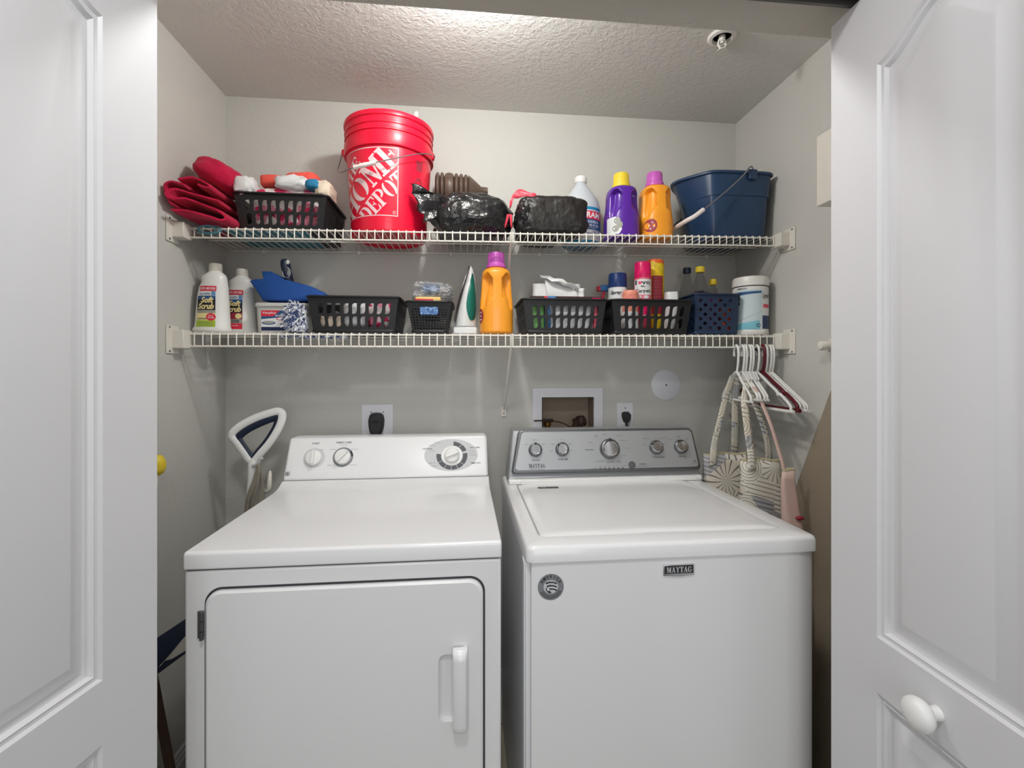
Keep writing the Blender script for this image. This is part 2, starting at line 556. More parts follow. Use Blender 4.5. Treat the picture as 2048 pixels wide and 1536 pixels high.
SERIF = {
    'M': (1.16, [_r(0, .30, 0, .09), _r(.10, .18, 0, 1), _r(0, .2, .91, 1), [(.08, 1), (.36, 1), (.64, .12), (.52, 0)], [(.52, 0), (.62, 0), (.92, 1), (.82, 1)], _r(.82, 1.06, 0, 1), _r(.72, 1.16, 0, .09), _r(.9, 1.16, .91, 1)]),
    'A': (1.04, [_r(0, .30, 0, .09), [(.09, 0), (.19, 0), (.52, .9), (.47, 1)], [(.40, 1), (.60, 1), (.95, 0), (.68, 0)], _r(.56, 1.04, 0, .09), _r(.24, .72, .27, .36)]),
    'Y': (.98, [_r(0, .44, .91, 1), [(.06, 1), (.34, 1), (.62, .46), (.38, .46)], [(.5, .46), (.6, .46), (.88, 1), (.78, 1)], _r(.66, .98, .91, 1), _r(.37, .62, 0, .5), _r(.27, .72, 0, .09)]),
    'T': (.88, [_r(.31, .57, 0, 1), _r(.19, .69, 0, .09), _r(0, .88, .91, 1), [(0, .68), (.06, .68), (.16, .92), (0, .92)], [(.88, .68), (.82, .68), (.72, .92), (.88, .92)]]),
    'G': (.98, _arc(.48, .5, (.48, .5), (.24, .43), 50, 320) + [_r(.62, .86, .08, .42), _r(.5, .96, .38, .46), [(.70, .66), (.80, .66), (.80, .98), (.72, .9)]]),
    'H': (1.0, [_r(.07, .33, 0, 1), _r(.67, .93, 0, 1), _r(0, .40, 0, .08), _r(.60, 1.0, 0, .08), _r(0, .40, .92, 1), _r(.60, 1.0, .92, 1), _r(.38, .62, .46, .54)]),
    'E': (.80, [_r(.07, .33, 0, 1), _r(0, .40, 0, .08), _r(0, .40, .92, 1), _r(.38, .70, 0, .08), _r(.38, .70, .92, 1), _r(.38, .56, .46, .54), [(.62, .08), (.78, 0), (.78, .32), (.72, .3)], [(.62, .92), (.78, 1), (.78, .68), (.72, .7)], [(.56, .36), (.62, .36), (.62, .64), (.56, .64)]]),
    'O': (1.0, _arc(.46, .5, (.46, .5), (.2, .46), 100, 260) + _arc(.54, .5, (.46, .5), (.2, .46), -80, 80)),
    'D': (.95, [_r(.07, .33, 0, 1), _r(0, .40, 0, .08), _r(0, .40, .92, 1)] + _arc(.42, .5, (.52, .5), (.26, .43), -88, 88)),
    'P': (.86, [_r(.07, .33, 0, 1), _r(0, .42, 0, .08), _r(0, .40, .92, 1)] + _arc(.42, .72, (.44, .28), (.2, .2), -88, 88)),
}


def serif2d(s, gap=0.1):
    vs, fs = [], []
    x = 0
    for ch in s:
        w, polys = SERIF[ch]
        for p in polys:
            o = len(vs)
            vs += [(a + x, b) for a, b in p]
            fs.append(tuple(range(o, o + len(p))))
        x += w + gap
    return vs, fs


def catmull(P, n=6, closed=False):
    out = []
    k = len(P)
    P = [Vector(p) for p in P]
    for i in range(k if closed else k - 1):
        p0 = P[(i - 1) % k] if (closed or i > 0) else P[0]
        p1 = P[i]; p2 = P[(i + 1) % k]
        p3 = P[(i + 2) % k] if (closed or i + 2 < k) else P[-1]
        for j in range(n):
            t = j / n
            out.append(0.5 * ((2 * p1) + (p2 - p0) * t + (2 * p0 - 5 * p1 + 4 * p2 - p3) * t * t + (3 * p1 - p0 - 3 * p2 + p3) * t ** 3))
    if not closed: out.append(P[-1])
    return out


def rrect(w, h, r, n=5, cx=0.0, cy=0.0):
    pts = []
    for sx, sy, a0 in ((1, 1, 0), (-1, 1, 90), (-1, -1, 180), (1, -1, 270)):
        for i in range(n + 1):
            a = math.radians(a0 + 90 * i / n)
            pts.append((cx + sx * (w / 2 - r) + r * math.cos(a), cy + sy * (h / 2 - r) + r * math.sin(a)))
    return pts


def crumple(name, mat, parent, c, size, seed=0, amp=0.18, freq=3.0, ridge=0.0, e=0.6, nu=40, nv=24, rz=0.0, ry=0.0, rx=0.0, flatbase=None, smooth=70):
    """soft crumpled body: a rounded block pushed about by noise"""
    mb = MB()
    vs, fs = [], []
    Rm = Euler((rx, ry, rz)).to_matrix()
    sg = lambda x, p: math.copysign(abs(x) ** p, x)
    for j in range(nv + 1):
        ph = -math.pi / 2 + math.pi * j / nv
        for i in range(nu):
            th = 2 * math.pi * i / nu
            d = Vector((sg(math.cos(ph), e) * sg(math.cos(th), e), sg(math.cos(ph), e) * sg(math.sin(th), e), sg(math.sin(ph), e)))
            q = d * freq + Vector((seed * 7.3, seed * 3.1, seed * 1.7))
            k = noise.noise(q) * amp + noise.noise(q * 2.3) * amp * 0.5
            if ridge: k += (0.5 - abs(noise.noise(q * 1.6 + Vector((5, 2, 9))))) * ridge - abs(noise.noise(q * 3.7)) * ridge * 0.6
            p = Vector((d.x * size[0] / 2, d.y * size[1] / 2, d.z * size[2] / 2)) * (1 + k)
            p = Rm @ p + Vector(c)
            if flatbase is not None and p.z < flatbase: p.z = flatbase + (flatbase - p.z) * 0.02
            vs.append(p)
    for j in range(nv):
        for i in range(nu):
            a = j * nu + i; b = j * nu + (i + 1) % nu
            fs.append((a, b, b + nu, a + nu))
    mb.add(vs, fs)
    return ob(name, mb, mat, parent, smooth=smooth)

# ------------------------------------------------------------------ the closet
XL, XR, YB, ZC = -0.9044, 1.1486, 1.9073, 2.3478
YF0, YF1 = 0.80, 0.968            # front wall with the doorway
ZH = 2.04                         # doorway head


def quadwall(name, quads, mat):
    mb = MB()
    for q in quads: mb.add(q, [(0, 1, 2, 3)])
    bmv = ob(name, mb, mat, smooth=0, fix=False)
    bm = bmesh.new(); bm.from_mesh(bmv.data)
    bmesh.ops.remove_doubles(bm, verts=bm.verts, dist=1e-5)
    bm.to_mesh(bmv.data); bm.free()
    return structure(bmv)


HX0, HX1, HZ0, HZ1 = 0.314, 0.530, 1.02, 1.191
xs = [XL - 0.1, HX0, HX1, XR + 0.1]; zs = [0, HZ0, HZ1, ZC + 0.05]
q = []
for i in range(3):
    for j in range(3):
        if (i, j) == (1, 1): continue
        q.append([(xs[i], YB, zs[j]), (xs[i + 1], YB, zs[j]), (xs[i + 1], YB, zs[j + 1]), (xs[i], YB, zs[j + 1])])
quadwall('wall_back', q, m_wall)
structure(ob('wall_left', MB().box(XL - 0.1, XL, YF1, YB + 0.1, 0, ZC + 0.05), m_wall, smooth=0))
structure(ob('wall_right', MB().box(XR, XR + 0.1, YF1, YB + 0.1, 0, ZC + 0.05), m_wall, smooth=0))
structure(ob('ceiling', MB().box(XL - 0.1, XR + 0.1, YF1, YB + 0.1, ZC, ZC + 0.1), m_ceil, smooth=0))
# front wall: one solid with the doorway cut out
mb = MB()
out = [(-1.6, 0), (-0.66, 0), (-0.66, ZH), (0.845, ZH), (0.845, 0), (1.9, 0), (1.9, 2.56), (-1.6, 2.56)]
mb.prism(out, lambda u, v: (u, YF0, v), lambda u, v: (u, YF1, v))
structure(ob('wall_front', mb, m_header, smooth=0))
mb = MB()
mb.prism([(0.810, 2.014), (0.810, ZH), (0.852, ZH), (0.852, 2.014), (0.845, 2.014), (0.845, 2.033), (0.817, 2.033), (0.817, 2.014)], lambda u, v: (-0.655, u, v), lambda u, v: (0.84, u, v))
structure(ob('trim_1', mb, m_track, smooth=0))
floor = structure(ob('floor', MB().box(-1.6, 1.9, -1.6, YB + 0.1, -0.06, -0.004), m_grout, smooth=0))
tile = None
ty = [1.741, 1.43, 1.119, 0.808]
for k, y0 in enumerate([1.741, 1.436, 1.131, 0.826]):
    for i in range(7):
        x0 = XL + 0.01 + i * 0.305 - 0.06
        y1 = YB - 0.004 if k == 0 else y0 + 0.300
        xa, xb = max(x0, XL + 0.001), min(x0 + 0.300, XR - 0.001)
        ob('tile', MB().box(xa, xb, y0 + 0.003, y1, -0.005, 0.0), m_tile, floor, smooth=0)

mb = MB()
bprof = [(0, 0), (0.014, 0), (0.014, 0.062), (0.010, 0.068), (0.010, 0.076), (0.006, 0.082), (0.006, 0.092), (0, 0.099)]
structure(ob('baseboard_back', MB().prism(bprof, lambda u, v: (XL, YB - u, v), lambda u, v: (XR, YB - u, v)), m_trim, smooth=0))
structure(ob('baseboard_left', MB().prism(bprof, lambda u, v: (XL + u, YF1, v), lambda u, v: (XL + u, YB - 0.015, v)), m_trim, smooth=0))
structure(ob('baseboard_right', MB().prism(bprof, lambda u, v: (XR - u, YF1, v), lambda u, v: (XR - u, YB - 0.015, v)), m_trim, smooth=0))


# ------------------------------------------------------------------ moulded bifold door leaves
def leaf(name, w, st, side):
    """u = 0 at the far edge, running towards the hall; v up; depth along +n (the face looks to +n)"""
    H0, H1 = 0.012, 2.008
    th = 0.034
    prof = [(0, 0), (0.004, -0.0045), (0.009, -0.005), (0.011, -0.0038), (0.015, -0.0105), (0.020, -0.0125), (0.025, -0.0125), (0.047, -0.002), (0.051, -0.0012)]
    NA = 20

    def ring(d, top):
        u0, u1 = st + d, w - st - d
        if top:
            v0 = 0.829 + d
            arch = lambda s: 1.862 + 0.055 * (0.5 - 0.5 * math.cos(2 * math.pi * min(1, max(0, s)))) ** 0.85 - d
            pts = [(u0, v0), (u1, v0)]
            pts += [(u1 + (u0 - u1) * i / NA, arch(1 - i / NA)) for i in range(NA + 1)]
        else:
            v0, v1 = 0.24 + d, 0.729 - d
            arch = lambda s: v1
            pts = [(u0, v0), (u1, v0)] + [(u1 + (u0 - u1) * i / NA, v1) for i in range(NA + 1)]
        return pts

    bm = bmesh.new()
    outer = [(0, H0), (w, H0), (w, H1), (0, H1)]
    loops = []

    def loop(pts, z):
        vs = [bm.verts.new((p[0], p[1], z)) for p in pts]
        return vs, [bm.edges.new((vs[i], vs[(i + 1) % len(vs)])) for i in range(len(vs))]
    ov, oe = loop(outer, 0)
    edges = list(oe)
    firsts = []
    for top in (True, False):
        vs, es = loop(ring(0, top), 0)
        edges += es; firsts.append((vs, top))
    bmesh.ops.triangle_fill(bm, use_beauty=True, use_dissolve=False, edges=edges)
    for vs, top in firsts:
        prev = vs
        for d, z in prof[1:]:
            cur = [bm.verts.new((p[0], p[1], z)) for p in ring(d, top)]
            for i in range(len(cur)):
                k = (i + 1) % len(cur)
                bm.faces.new((prev[i], prev[k], cur[k], cur[i]))
            prev = cur
        bm.faces.new(prev)
    bv = [bm.verts.new((p[0], p[1], -th)) for p in outer]
    bm.faces.new(list(reversed(bv)))
    for i in range(4):
        k = (i + 1) % 4
        bm.faces.new((ov[i], bv[i], bv[k], ov[k]))
    bmesh.ops.recalc_face_normals(bm, faces=bm.faces)
    me = bpy.data.meshes.new(name)
    bm.to_mesh(me); bm.free()
    me.materials.append(m_door)
    for p in me.polygons: p.use_smooth = True
    for p in me.polygons:
        if abs(p.normal.z) > 0.9999: p.use_smooth = False
    me.set_sharp_from_angle(angle=math.radians(28))
    o = bpy.data.objects.new(name, me); COL.objects.link(o)
    return structure(o)


def place_leaf(o, F, ang, right):
    u = Vector((-math.sin(ang), -math.cos(ang), 0))      # towards the hall
    n = Vector((math.cos(ang), -math.sin(ang), 0)) * (-1 if right else 1)
    Mx = Matrix(((u.x, 0, n.x, F[0]), (u.y, 0, n.y, F[1]), (0, 1, 0, 0), (0, 0, 0, 1)))
    if Mx.determinant() < 0:
        # mirror inside the mesh so the object keeps a proper rotation
        for v in o.data.vertices: v.co.z = -v.co.z
        o.data.flip_normals()
        Mx = Matrix(((u.x, 0, -n.x, F[0]), (u.y, 0, -n.y, F[1]), (0, 1, 0, 0), (0, 0, 0, 1)))
    o.matrix_world = Mx
    return u, n


d1 = leaf('door_1', 0.46, 0.104, -1)
place_leaf(d1, (-0.542, 0.90), math.radians(9.6), False)
d1['label'] = 'white moulded bifold door leaf with no knob, standing open on the dryer side'
d2 = leaf('door_2', 0.47, 0.112, 1)
u2, n2 = place_leaf(d2, (0.745, 0.896), math.radians(2.2), True)
d2['label'] = 'white moulded bifold door leaf with round knob, standing open on the washer side'
mb = MB()
mb.lathe([(0.011, 0), (0.010, 0.012), (0.013, 0.018), (0.022, 0.023), (0.0255, 0.031), (0.024, 0.039), (0.017, 0.045), (0.006, 0.0475)], n=32)
sg = 1 if d2.matrix_world.to_3x3().col[2].dot(n2) > 0 else -1
k = ob('knob', mb, m_white, d2, smooth=60)
k.location = (0.226, 0.775, 0)
if sg < 0: k.rotation_euler = (math.pi, 0, 0)

# ------------------------------------------------------------------ fittings on walls and ceiling
t = thing('fire_sprinkler', 'round white sprinkler head recessed in the closet ceiling', 'sprinkler')
cx, cy_ = 0.801, 1.405
ob('escutcheon', MB().lathe([(0.041, ZC), (0.043, ZC - 0.004), (0.040, ZC - 0.008), (0.030, ZC - 0.010), (0.028, ZC - 0.004), (0.027, ZC)], (cx, cy_, 0), 32), m_sprink, t)
mb = MB().lathe([(0.010, ZC), (0.010, ZC - 0.016), (0.006, ZC - 0.018), (0.006, ZC - 0.024)], (cx, cy_, 0), 16)
ob('nozzle', mb, m_sprink, t)
for s_ in (-1, 1):
    ob('frame_arm', MB().tube([(cx + s_ * 0.010, cy_, ZC - 0.012), (cx + s_ * 0.013, cy_, ZC - 0.028), (cx + s_ * 0.003, cy_, ZC - 0.043)], 0.003, 6), m_sprink, t)
ob('deflector', MB().lathe([(0.014, ZC - 0.046), (0.014, ZC - 0.044), (0.003, ZC - 0.041)], (cx, cy_, 0), 16), m_sprink, t)

t = thing('wall_box', 'plain white box mounted high on the right wall beside the open door', 'box')
ob('cover', MB().box(1.062, XR, 1.14, 1.336, 1.800, 2.012), m_offwhite, t, bevel=0.003)
ob('back_plate', MB().box(1.138, XR, 1.135, 1.341, 1.796, 2.016), m_offwhite, t, bevel=0.002)

t = thing('wall_peg', 'short white rounded peg sticking out of the right wall beside the open door', 'peg')
ob('rod', MB().lathe([(0.012, 0.045), (0.012, 0.020), (0.0145, 0.019), (0.0145, 0.006), (0.012, 0.001), (0.006, -0.002)], (1.092, 1.3615, 1.381), 20, axis='x'), m_offwhite, t)
ob('flange', MB().lathe([(0.024, 0.0), (0.026, 0.006), (0.026, 0.014)], (1.134, 1.3615, 1.381), 24, axis='x'), m_offwhite, t)


def screw(p, mat, parent, r=0.003, axis='y', d=-0.0015):
    mb = MB().lathe([(r, 0), (r, d * 0.6), (r * 0.6, d)], p, 10, axis=axis)
    return ob('screw', mb, mat, parent)


# dryer outlet
t = thing('dryer_outlet', 'square grey-white outlet plate on the wall above the dryer', 'outlet')
ob('plate', MB().box(-0.399, -0.278, YB - 0.006, YB, 1.044, 1.168), m_plate, t, bevel=0.002)
screw((-0.362, YB - 0.006, 1.138), m_dchrome, t); screw((-0.315, YB - 0.006, 1.138), m_dchrome, t)
t = thing('dryer_plug', 'big black right-angle plug in the square outlet above the dryer', 'plug')
mb = MB()
pr = [(0.0, 0.046), (0.018, 0.044), (0.027, 0.036), (0.031, 0.020), (0.030, -0.004), (0.026, -0.024), (0.020, -0.038), (0.015, -0.044), (-0.015, -0.044), (-0.020, -0.038), (-0.026, -0.024), (-0.030, -0.004), (-0.031, 0.020), (-0.027, 0.036), (-0.018, 0.044)]
mb.prism(pr, lambda u, v: (-0.340 + u, YB - 0.007, 1.092 + v), lambda u, v: (-0.340 + u * 0.86, YB - 0.042, 1.090 + v * 0.88))
ob('plug_body', mb, m_black_rub, t, bevel=0.006, smooth=50)
ob('finger_ridge', MB().tube([(-0.340 - 0.014, YB - 0.044, 1.106), (-0.340 + 0.014, YB - 0.044, 1.106)], 0.004, 8), m_black_rub, t)
ob('cord', MB().tube(catmull([(-0.340, YB - 0.026, 1.055), (-0.340, YB - 0.027, 1.0), (-0.335, YB - 0.03, 0.9), (-0.30, YB - 0.03, 0.6)]), 0.0125, 10), m_black_rub, t)

# washer duplex outlet
t = thing('washer_outlet', 'narrow white outlet plate on the wall beside the washer valve box', 'outlet')
ob('plate', MB().box(0.629, 0.697, YB - 0.005, YB, 1.052, 1.166), m_plate, t, bevel=0.002)
ob('socket_face', MB().prism(rrect(0.034, 0.028, 0.010, 4, 0.663, 1.088), lambda u, v: (u, YB - 0.0048, v), lambda u, v: (u, YB - 0.007, v)), m_white, t)
screw((0.663, YB - 0.005, 1.145), m_dchrome, t)
t = thing('washer_plug', 'small black plug in the narrow outlet behind the washer', 'plug')
pr = [(-0.012, 0.026), (0.012, 0.026), (0.019, 0.018), (0.017, 0.0), (0.010, -0.018), (-0.010, -0.018), (-0.017, 0.0), (-0.019, 0.018)]
ob('plug_body', MB().prism(pr, lambda u, v: (0.664 + u, YB - 0.007, 1.105 + v), lambda u, v: (0.664 + u * 0.8, YB - 0.032, 1.103 + v * 0.85)), m_black_rub, t, bevel=0.003, smooth=50)
ob('cord', MB().tube(catmull([(0.664, YB - 0.02, 1.088), (0.664, YB - 0.022, 1.04), (0.66, YB - 0.025, 0.8), (0.65, YB - 0.025, 0.5)]), 0.005, 8), m_black_rub, t)

# washer valve box
t = thing('washer_valve_box', 'white framed valve box recessed in the wall above the washer', 'valve box')
mb = MB()
o_ = [(0.276, 0.98), (0.568, 0.98), (0.568, 1.229), (0.276, 1.229)]
i_ = [(HX0, HZ0), (HX1, HZ0), (HX1, HZ1), (HX0, HZ1)]
rings = [[(u, YB - 0.0005, v) for u, v in o_], [(u, YB - 0.008, v) for u, v in o_], [(u, YB - 0.008, v) for u, v in i_], [(u, YB - 0.0005, v) for u, v in i_]]
mb.loft(rings, False, False, closed=True)
ob('frame', mb, m_plate, t, bevel=0.0015)
mb = MB()
mb.add([(HX0, YB, HZ0), (HX1, YB, HZ0), (HX1, YB, HZ1), (HX0, YB, HZ1), (HX0, YB + 0.085, HZ0), (HX1, YB + 0.085, HZ0), (HX1, YB + 0.085, HZ1), (HX0, YB + 0.085, HZ1)],
       [(4, 5, 6, 7), (0, 1, 5, 4), (1, 2, 6, 5), (2, 3, 7, 6), (3, 0, 4, 7)])
ob('liner', mb, m_recess, t, smooth=0, fix=False)
for x_ in (0.345, 0.47):
    v_ = ob('valve', MB().lathe([(0.011, 0), (0.011, 0.05), (0.016, 0.052), (0.016, 0.064), (0.008, 0.066)], (x_, YB + 0.04, HZ0), 14), m_brass, t)
    ob('valve_handle', MB().box(x_ - 0.022, x_ + 0.022, YB + 0.02, YB + 0.03, HZ0 + 0.066, HZ0 + 0.080), m_hose, v_, bevel=0.003)
t = thing('supply_hose', 'dark hose and thin line looping out of the valve box', 'hose')
ob('hose', MB().tube(catmull([(0.47, YB + 0.01, 1.100), (0.455, YB - 0.012, 1.085), (0.44, YB - 0.03, 1.04), (0.43, YB - 0.035, 0.92), (0.42, YB - 0.04, 0.7)]), 0.014, 10), m_hose, t)
mb = MB().lathe([(0.020, 0), (0.023, 0.012), (0.018, 0.03), (0.010, 0.04)], (0.478, YB - 0.005, 1.075), 8)
ob('collar', mb, m_hose, t)
ob('thin_line', MB().tube(catmull([(0.28, YB - 0.012, 1.098), (0.33, YB - 0.016, 1.098), (0.39, YB - 0.018, 1.090), (0.43, YB - 0.02, 1.072), (0.455, YB - 0.02, 1.075)]), 0.0025, 6), m_hose, t)
ob('wing_tab', MB().prism([(0, 0), (0.03, 0), (0.022, 0.052), (0.012, 0.05), (0.008, 0.03)], lambda u, v: (0.452 + u, YB - 0.022, 1.062 + v), lambda u, v: (0.452 + u, YB - 0.012, 1.062 + v)), m_hose, t, bevel=0.002)

t = thing('blank_cover', 'round grey-white blank cover plate screwed to the back wall', 'cover plate')
ob('disc', MB().lathe([(0.064, 0), (0.064, -0.003), (0.061, -0.005)], (0.839, YB, 1.239), 48, axis='y'), m_plate, t)
screw((0.839, YB - 0.005, 1.239), m_dchrome, t, 0.004)

# ------------------------------------------------------------------ clothes dryer
t = thing('clothes_dryer', 'white front-loading clothes dryer with three white knobs', 'dryer')
DX0, DX1, DY0 = -0.6012, 0.0850, 1.085
ob('cabinet', MB().box(DX0, DX1, DY0 + 0.004, 1.80, 0.02, 0.8750), m_enamel, t, bevel=0.006)
ob('gap_strip', MB().box(DX0 + 0.004, DX1 - 0.004, DY0 + 0.007, 1.79, 0.8735, 0.8775), m_gap, t, smooth=0)
mb = MB()
pf = [(1.085, 0.8772), (1.085, 0.908), (1.0865, 0.9125), (1.090, 0.9150), (1.095, 0.9158), (1.555, 0.9158), (1.580, 0.9168), (1.602, 0.9205), (1.620, 0.9265), (1.632, 0.9325), (1.6385, 0.9350), (1.80, 0.9350), (1.80, 0.8772)]
mb.prism(pf, lambda u, v: (DX0 - 0.001, u, v), lambda u, v: (DX1 + 0.001, u, v))
ob('top_panel', mb, m_enamel, t, bevel=0.004, bseg=3, smooth=40)
# console
mb = MB()
nrm = Vector((0, -0.13, 0.06)).normalized()
cp = [(1.6400, 0.9362), (1.6985, 1.0628), (1.7015, 1.0672), (1.706, 1.0690), (1.78, 1.0690), (1.79, 0.9362)]
mb.prism(cp, lambda u, v: (-0.6005 + (v - 0.936) * 0.02, u, v), lambda u, v: (0.0840 - (v - 0.936) * 0.02, u, v))
con = ob('console', mb, m_enamel, t, bevel=0.009, bseg=3, smooth=40)
CO = Vector((0, 1.64, 0.936)); CV = Vector((0, 0.06, 0.13)).normalized(); CU = Vector((1, 0, 0))
cpl = planar(CO, CU, CV, 0.0007)
for s_, x_, v_, h_ in (('START', -0.5079, 0.1268, 0.0062), ('FABRIC CARE', -0.4144, 0.1288, 0.0062), ('COTTONS', -0.128, 0.1010, 0.0050), ('EASY CARE', 0.038, 0.1030, 0.0050), ('TIMED DRY', 0.040, 0.0478, 0.0050)):
    write(s_, cpl, m_ink, con, h=h_, cx=x_, cy=v_, bold=0.012)
for s_, x_, v_ in (('Push to start', -0.4144, 0.1195), ('START', -0.486, 0.104), ('COTTONS', -0.449, 0.104), ('EASY CARE', -0.377, 0.104), ('DELICATES', -0.376, 0.050), ('TIMED DRY', -0.449, 0.050), ('MORE DRY', -0.112, 0.113), ('DAMP DRY', -0.093, 0.122), ('DRY', -0.032, 0.126), ('LESS DRY', -0.112, 0.093), ('PRESS CARE', -0.108, 0.051), ('80 MINUTES', -0.100, 0.040), ('60', -0.062, 0.031), ('40', 0.018, 0.062), ('20', 0.012, 0.040), ('MORE DRY', 0.028, 0.092), ('LESS DRY', 0.028, 0.084), ('DE-WRINKLE', 0.030, 0.076)):
    write(s_, cpl, m_greyink, con, h=0.0032, cx=x_, cy=v_)
# monogram emblem: ring of four curls
mb = MB()
for k in range(4):
    a0 = math.pi / 4 + k * math.pi / 2
    c_ = (-0.5867 + 0.0042 * math.cos(a0), 0.0238 + 0.0042 * math.sin(a0))
    for pl in _arc(c_[0], c_[1], (0.0040, 0.0040), (0.0024, 0.0024), 0, 360, n=12): mb.add([cpl(a, b) for a, b in pl], [(0, 1, 2, 3)])
ob('emblem', mb, m_ink, con, smooth=0, fix=False)


def disc2d(cx, cy, rx, ry, n=40): return [(cx + rx * math.cos(2 * math.pi * i / n), cy + ry * math.sin(2 * math.pi * i / n)) for i in range(n)]


def flat_arcs(name, specs, fn, mat, parent):
    mb = MB()
    for pl in specs: mb.add([fn(a, b) for a, b in pl], [tuple(range(len(pl)))])
    return ob(name, mb, mat, parent, smooth=0, fix=False)


pl0 = planar(CO, CU, CV, 0.0004); pl1 = planar(CO, CU, CV, 0.0006); pl2 = planar(CO, CU, CV, 0.0008)
flat_arcs('dial_plate', [disc2d(-0.045, 0.078, 0.093, 0.057, 56)], pl0, m_ltgrey, con)
flat_arcs('dial_plate', [disc2d(-0.508, 0.076, 0.036, 0.034)], pl0, m_ltgrey, con)
flat_arcs('dial_ring', _arc(-0.4125, 0.0775, (0.034, 0.034), (0.027, 0.027), 0, 360, n=40), pl0, m_greyink, con)
flat_arcs('dial_mark', _arc(-0.4125, 0.0775, (0.034, 0.034), (0.027, 0.027), 5, 42, n=8), pl1, m_ink, con)
dial = []
for a0, a1 in ((52, 84), (20, 50), (-40, 10), (-66, -42), (-92, -68), (-118, -94), (-150, -120), (-188, -152)):
    dial += _arc(-0.0421, 0.0759, (0.054, 0.050), (0.038, 0.036), a0, a1, n=6)
flat_arcs('dial_mark', dial, pl1, m_dkgrey, con)


def knob(parent, x, v, r, h, deg, O, U, V, mats, bar=True, name='knob'):
    """a round control knob on a sloping panel"""
    N = U.cross(V)
    Mx = Matrix(((U.x, V.x, N.x), (U.y, V.y, N.y), (U.z, V.z, N.z)))
    c = O + U * x + V * v
    tr = lambda p: c + Mx @ Vector(p)
    a = MB().lathe([(r, 0.0005), (r, h * 0.45), (r * 0.94, h * 0.62), (r * 0.80, h * 0.68)], n=36)
    a.v = [tr(p) for p in a.v]
    k_ = ob(name, a, mats[0], parent, smooth=50)
    if bar:
        b = MB()
        ca, sa = math.cos(math.radians(deg)), math.sin(math.radians(deg))
        w_, l_ = r * 0.24, r * 0.93
        o_ = [(-w_, -l_), (w_, -l_), (w_, l_), (-w_, l_)]
        rr = lambda u, w, z: tr((u * ca - w * sa, u * sa + w * ca, z))
        b.prism(o_, lambda u, w: rr(u, w, h * 0.4), lambda u, w: rr(u * 0.7, w * 0.95, h * 1.15))
        ob('grip_bar', b, mats[0], k_, bevel=0.0015, smooth=50)
    else:
        b = MB().lathe([(r * 0.80, h * 0.66), (r * 0.78, h * 0.80), (r * 0.70, h * 0.88), (r * 0.66, h * 0.82), (r * 0.2, h * 0.86)], n=36)
        b.v = [tr(p) for p in b.v]
        ob('knob_face', b, mats[1], k_, smooth=35)
        a_ = math.radians(deg)
        b = MB().box(-0.0022, 0.0022, r * 0.66, r * 0.97, h * 0.5, h * 0.92)
        b.v = [tr((p.x * math.cos(a_) - p.y * math.sin(a_), p.x * math.sin(a_) + p.y * math.cos(a_), p.z)) for p in b.v]
        ob('pointer', b, m_ink, k_, smooth=0)
    return k_


knob(t, -0.5081, 0.0763, 0.027, 0.020, 0, CO, CU, CV, (m_white, m_white))
knob(t, -0.4125, 0.0778, 0.0265, 0.020, -42, CO, CU, CV, (m_white, m_white))
flat_arcs('dial_collar', [disc2d(-0.0421, 0.0759, 0.036, 0.034)], pl2, m_white, con)
knob(t, -0.0421, 0.0759, 0.026, 0.022, -70, CO, CU, CV, (m_white, m_white))
# door
dw, dh = 0.6066, 0.66
dcx, dcz = (-0.5588 + 0.0478) / 2, 0.8375 - 0.33
ob('door_gap', MB().prism(rrect(dw, dh, 0.036, 8, dcx, dcz), lambda u, v: (u, DY0 + 0.0045, v), lambda u, v: (u, DY0 + 0.0025, v)), m_gap, t, smooth=0)
mb = MB()
# door skin with the pocket beside the handle pressed into it
bm = bmesh.new()
lo = [bm.verts.new((u, DY0 + 0.003, v)) for u, v in rrect(dw - 0.009, dh - 0.009, 0.032, 8, dcx, dcz)]
mid = [bm.verts.new((u, DY0 - 0.004, v)) for u, v in rrect(dw - 0.010, dh - 0.010, 0.032, 8, dcx, dcz)]
fr = [bm.verts.new((u, DY0 - 0.008, v)) for u, v in rrect(dw - 0.020, dh - 0.020, 0.030, 8, dcx, dcz)]
for A, B in ((lo, mid), (mid, fr)):
    for i in range(len(A)):
        k = (i + 1) % len(A)
        bm.faces.new((A[i], A[k], B[k], B[i]))
es = [bm.edges.get((fr[i], fr[(i + 1) % len(fr)])) for i in range(len(fr))]
pk = rrect(0.054, 0.152, 0.016, 6, -0.0305, 0.592)
pv = [bm.verts.new((u, DY0 - 0.008, v)) for u, v in pk]
pe = [bm.edges.new((pv[i], pv[(i + 1) % len(pv)])) for i in range(len(pv))]
bmesh.ops.triangle_fill(bm, use_beauty=True, edges=es + pe)
prev = pv
for sh, dy in ((0.002, 0.004), (0.007, 0.008), (0.014, 0.0095)):
    pts = rrect(0.054 - 2 * sh, 0.152 - 2 * sh, max(0.004, 0.016 - sh * 0.6), 6, -0.0305, 0.592)
    cur = [bm.verts.new((u, DY0 - 0.008 + dy, v)) for u, v in pts]
    for i in range(len(cur)):
        k = (i + 1) % len(cur)
        bm.faces.new((prev[i], prev[k], cur[k], cur[i]))
    prev = cur
bm.faces.new(prev)
bmesh.ops.recalc_face_normals(bm, faces=bm.faces)
me = bpy.data.meshes.new('door'); bm.to_mesh(me); bm.free()
me.materials.append(m_enamel)
for p in me.polygons: p.use_smooth = abs(p.normal.y) < 0.999
me.set_sharp_from_angle(angle=math.radians(22))
door = bpy.data.objects.new('door', me); COL.objects.link(door); door.parent = t
mb = MB()
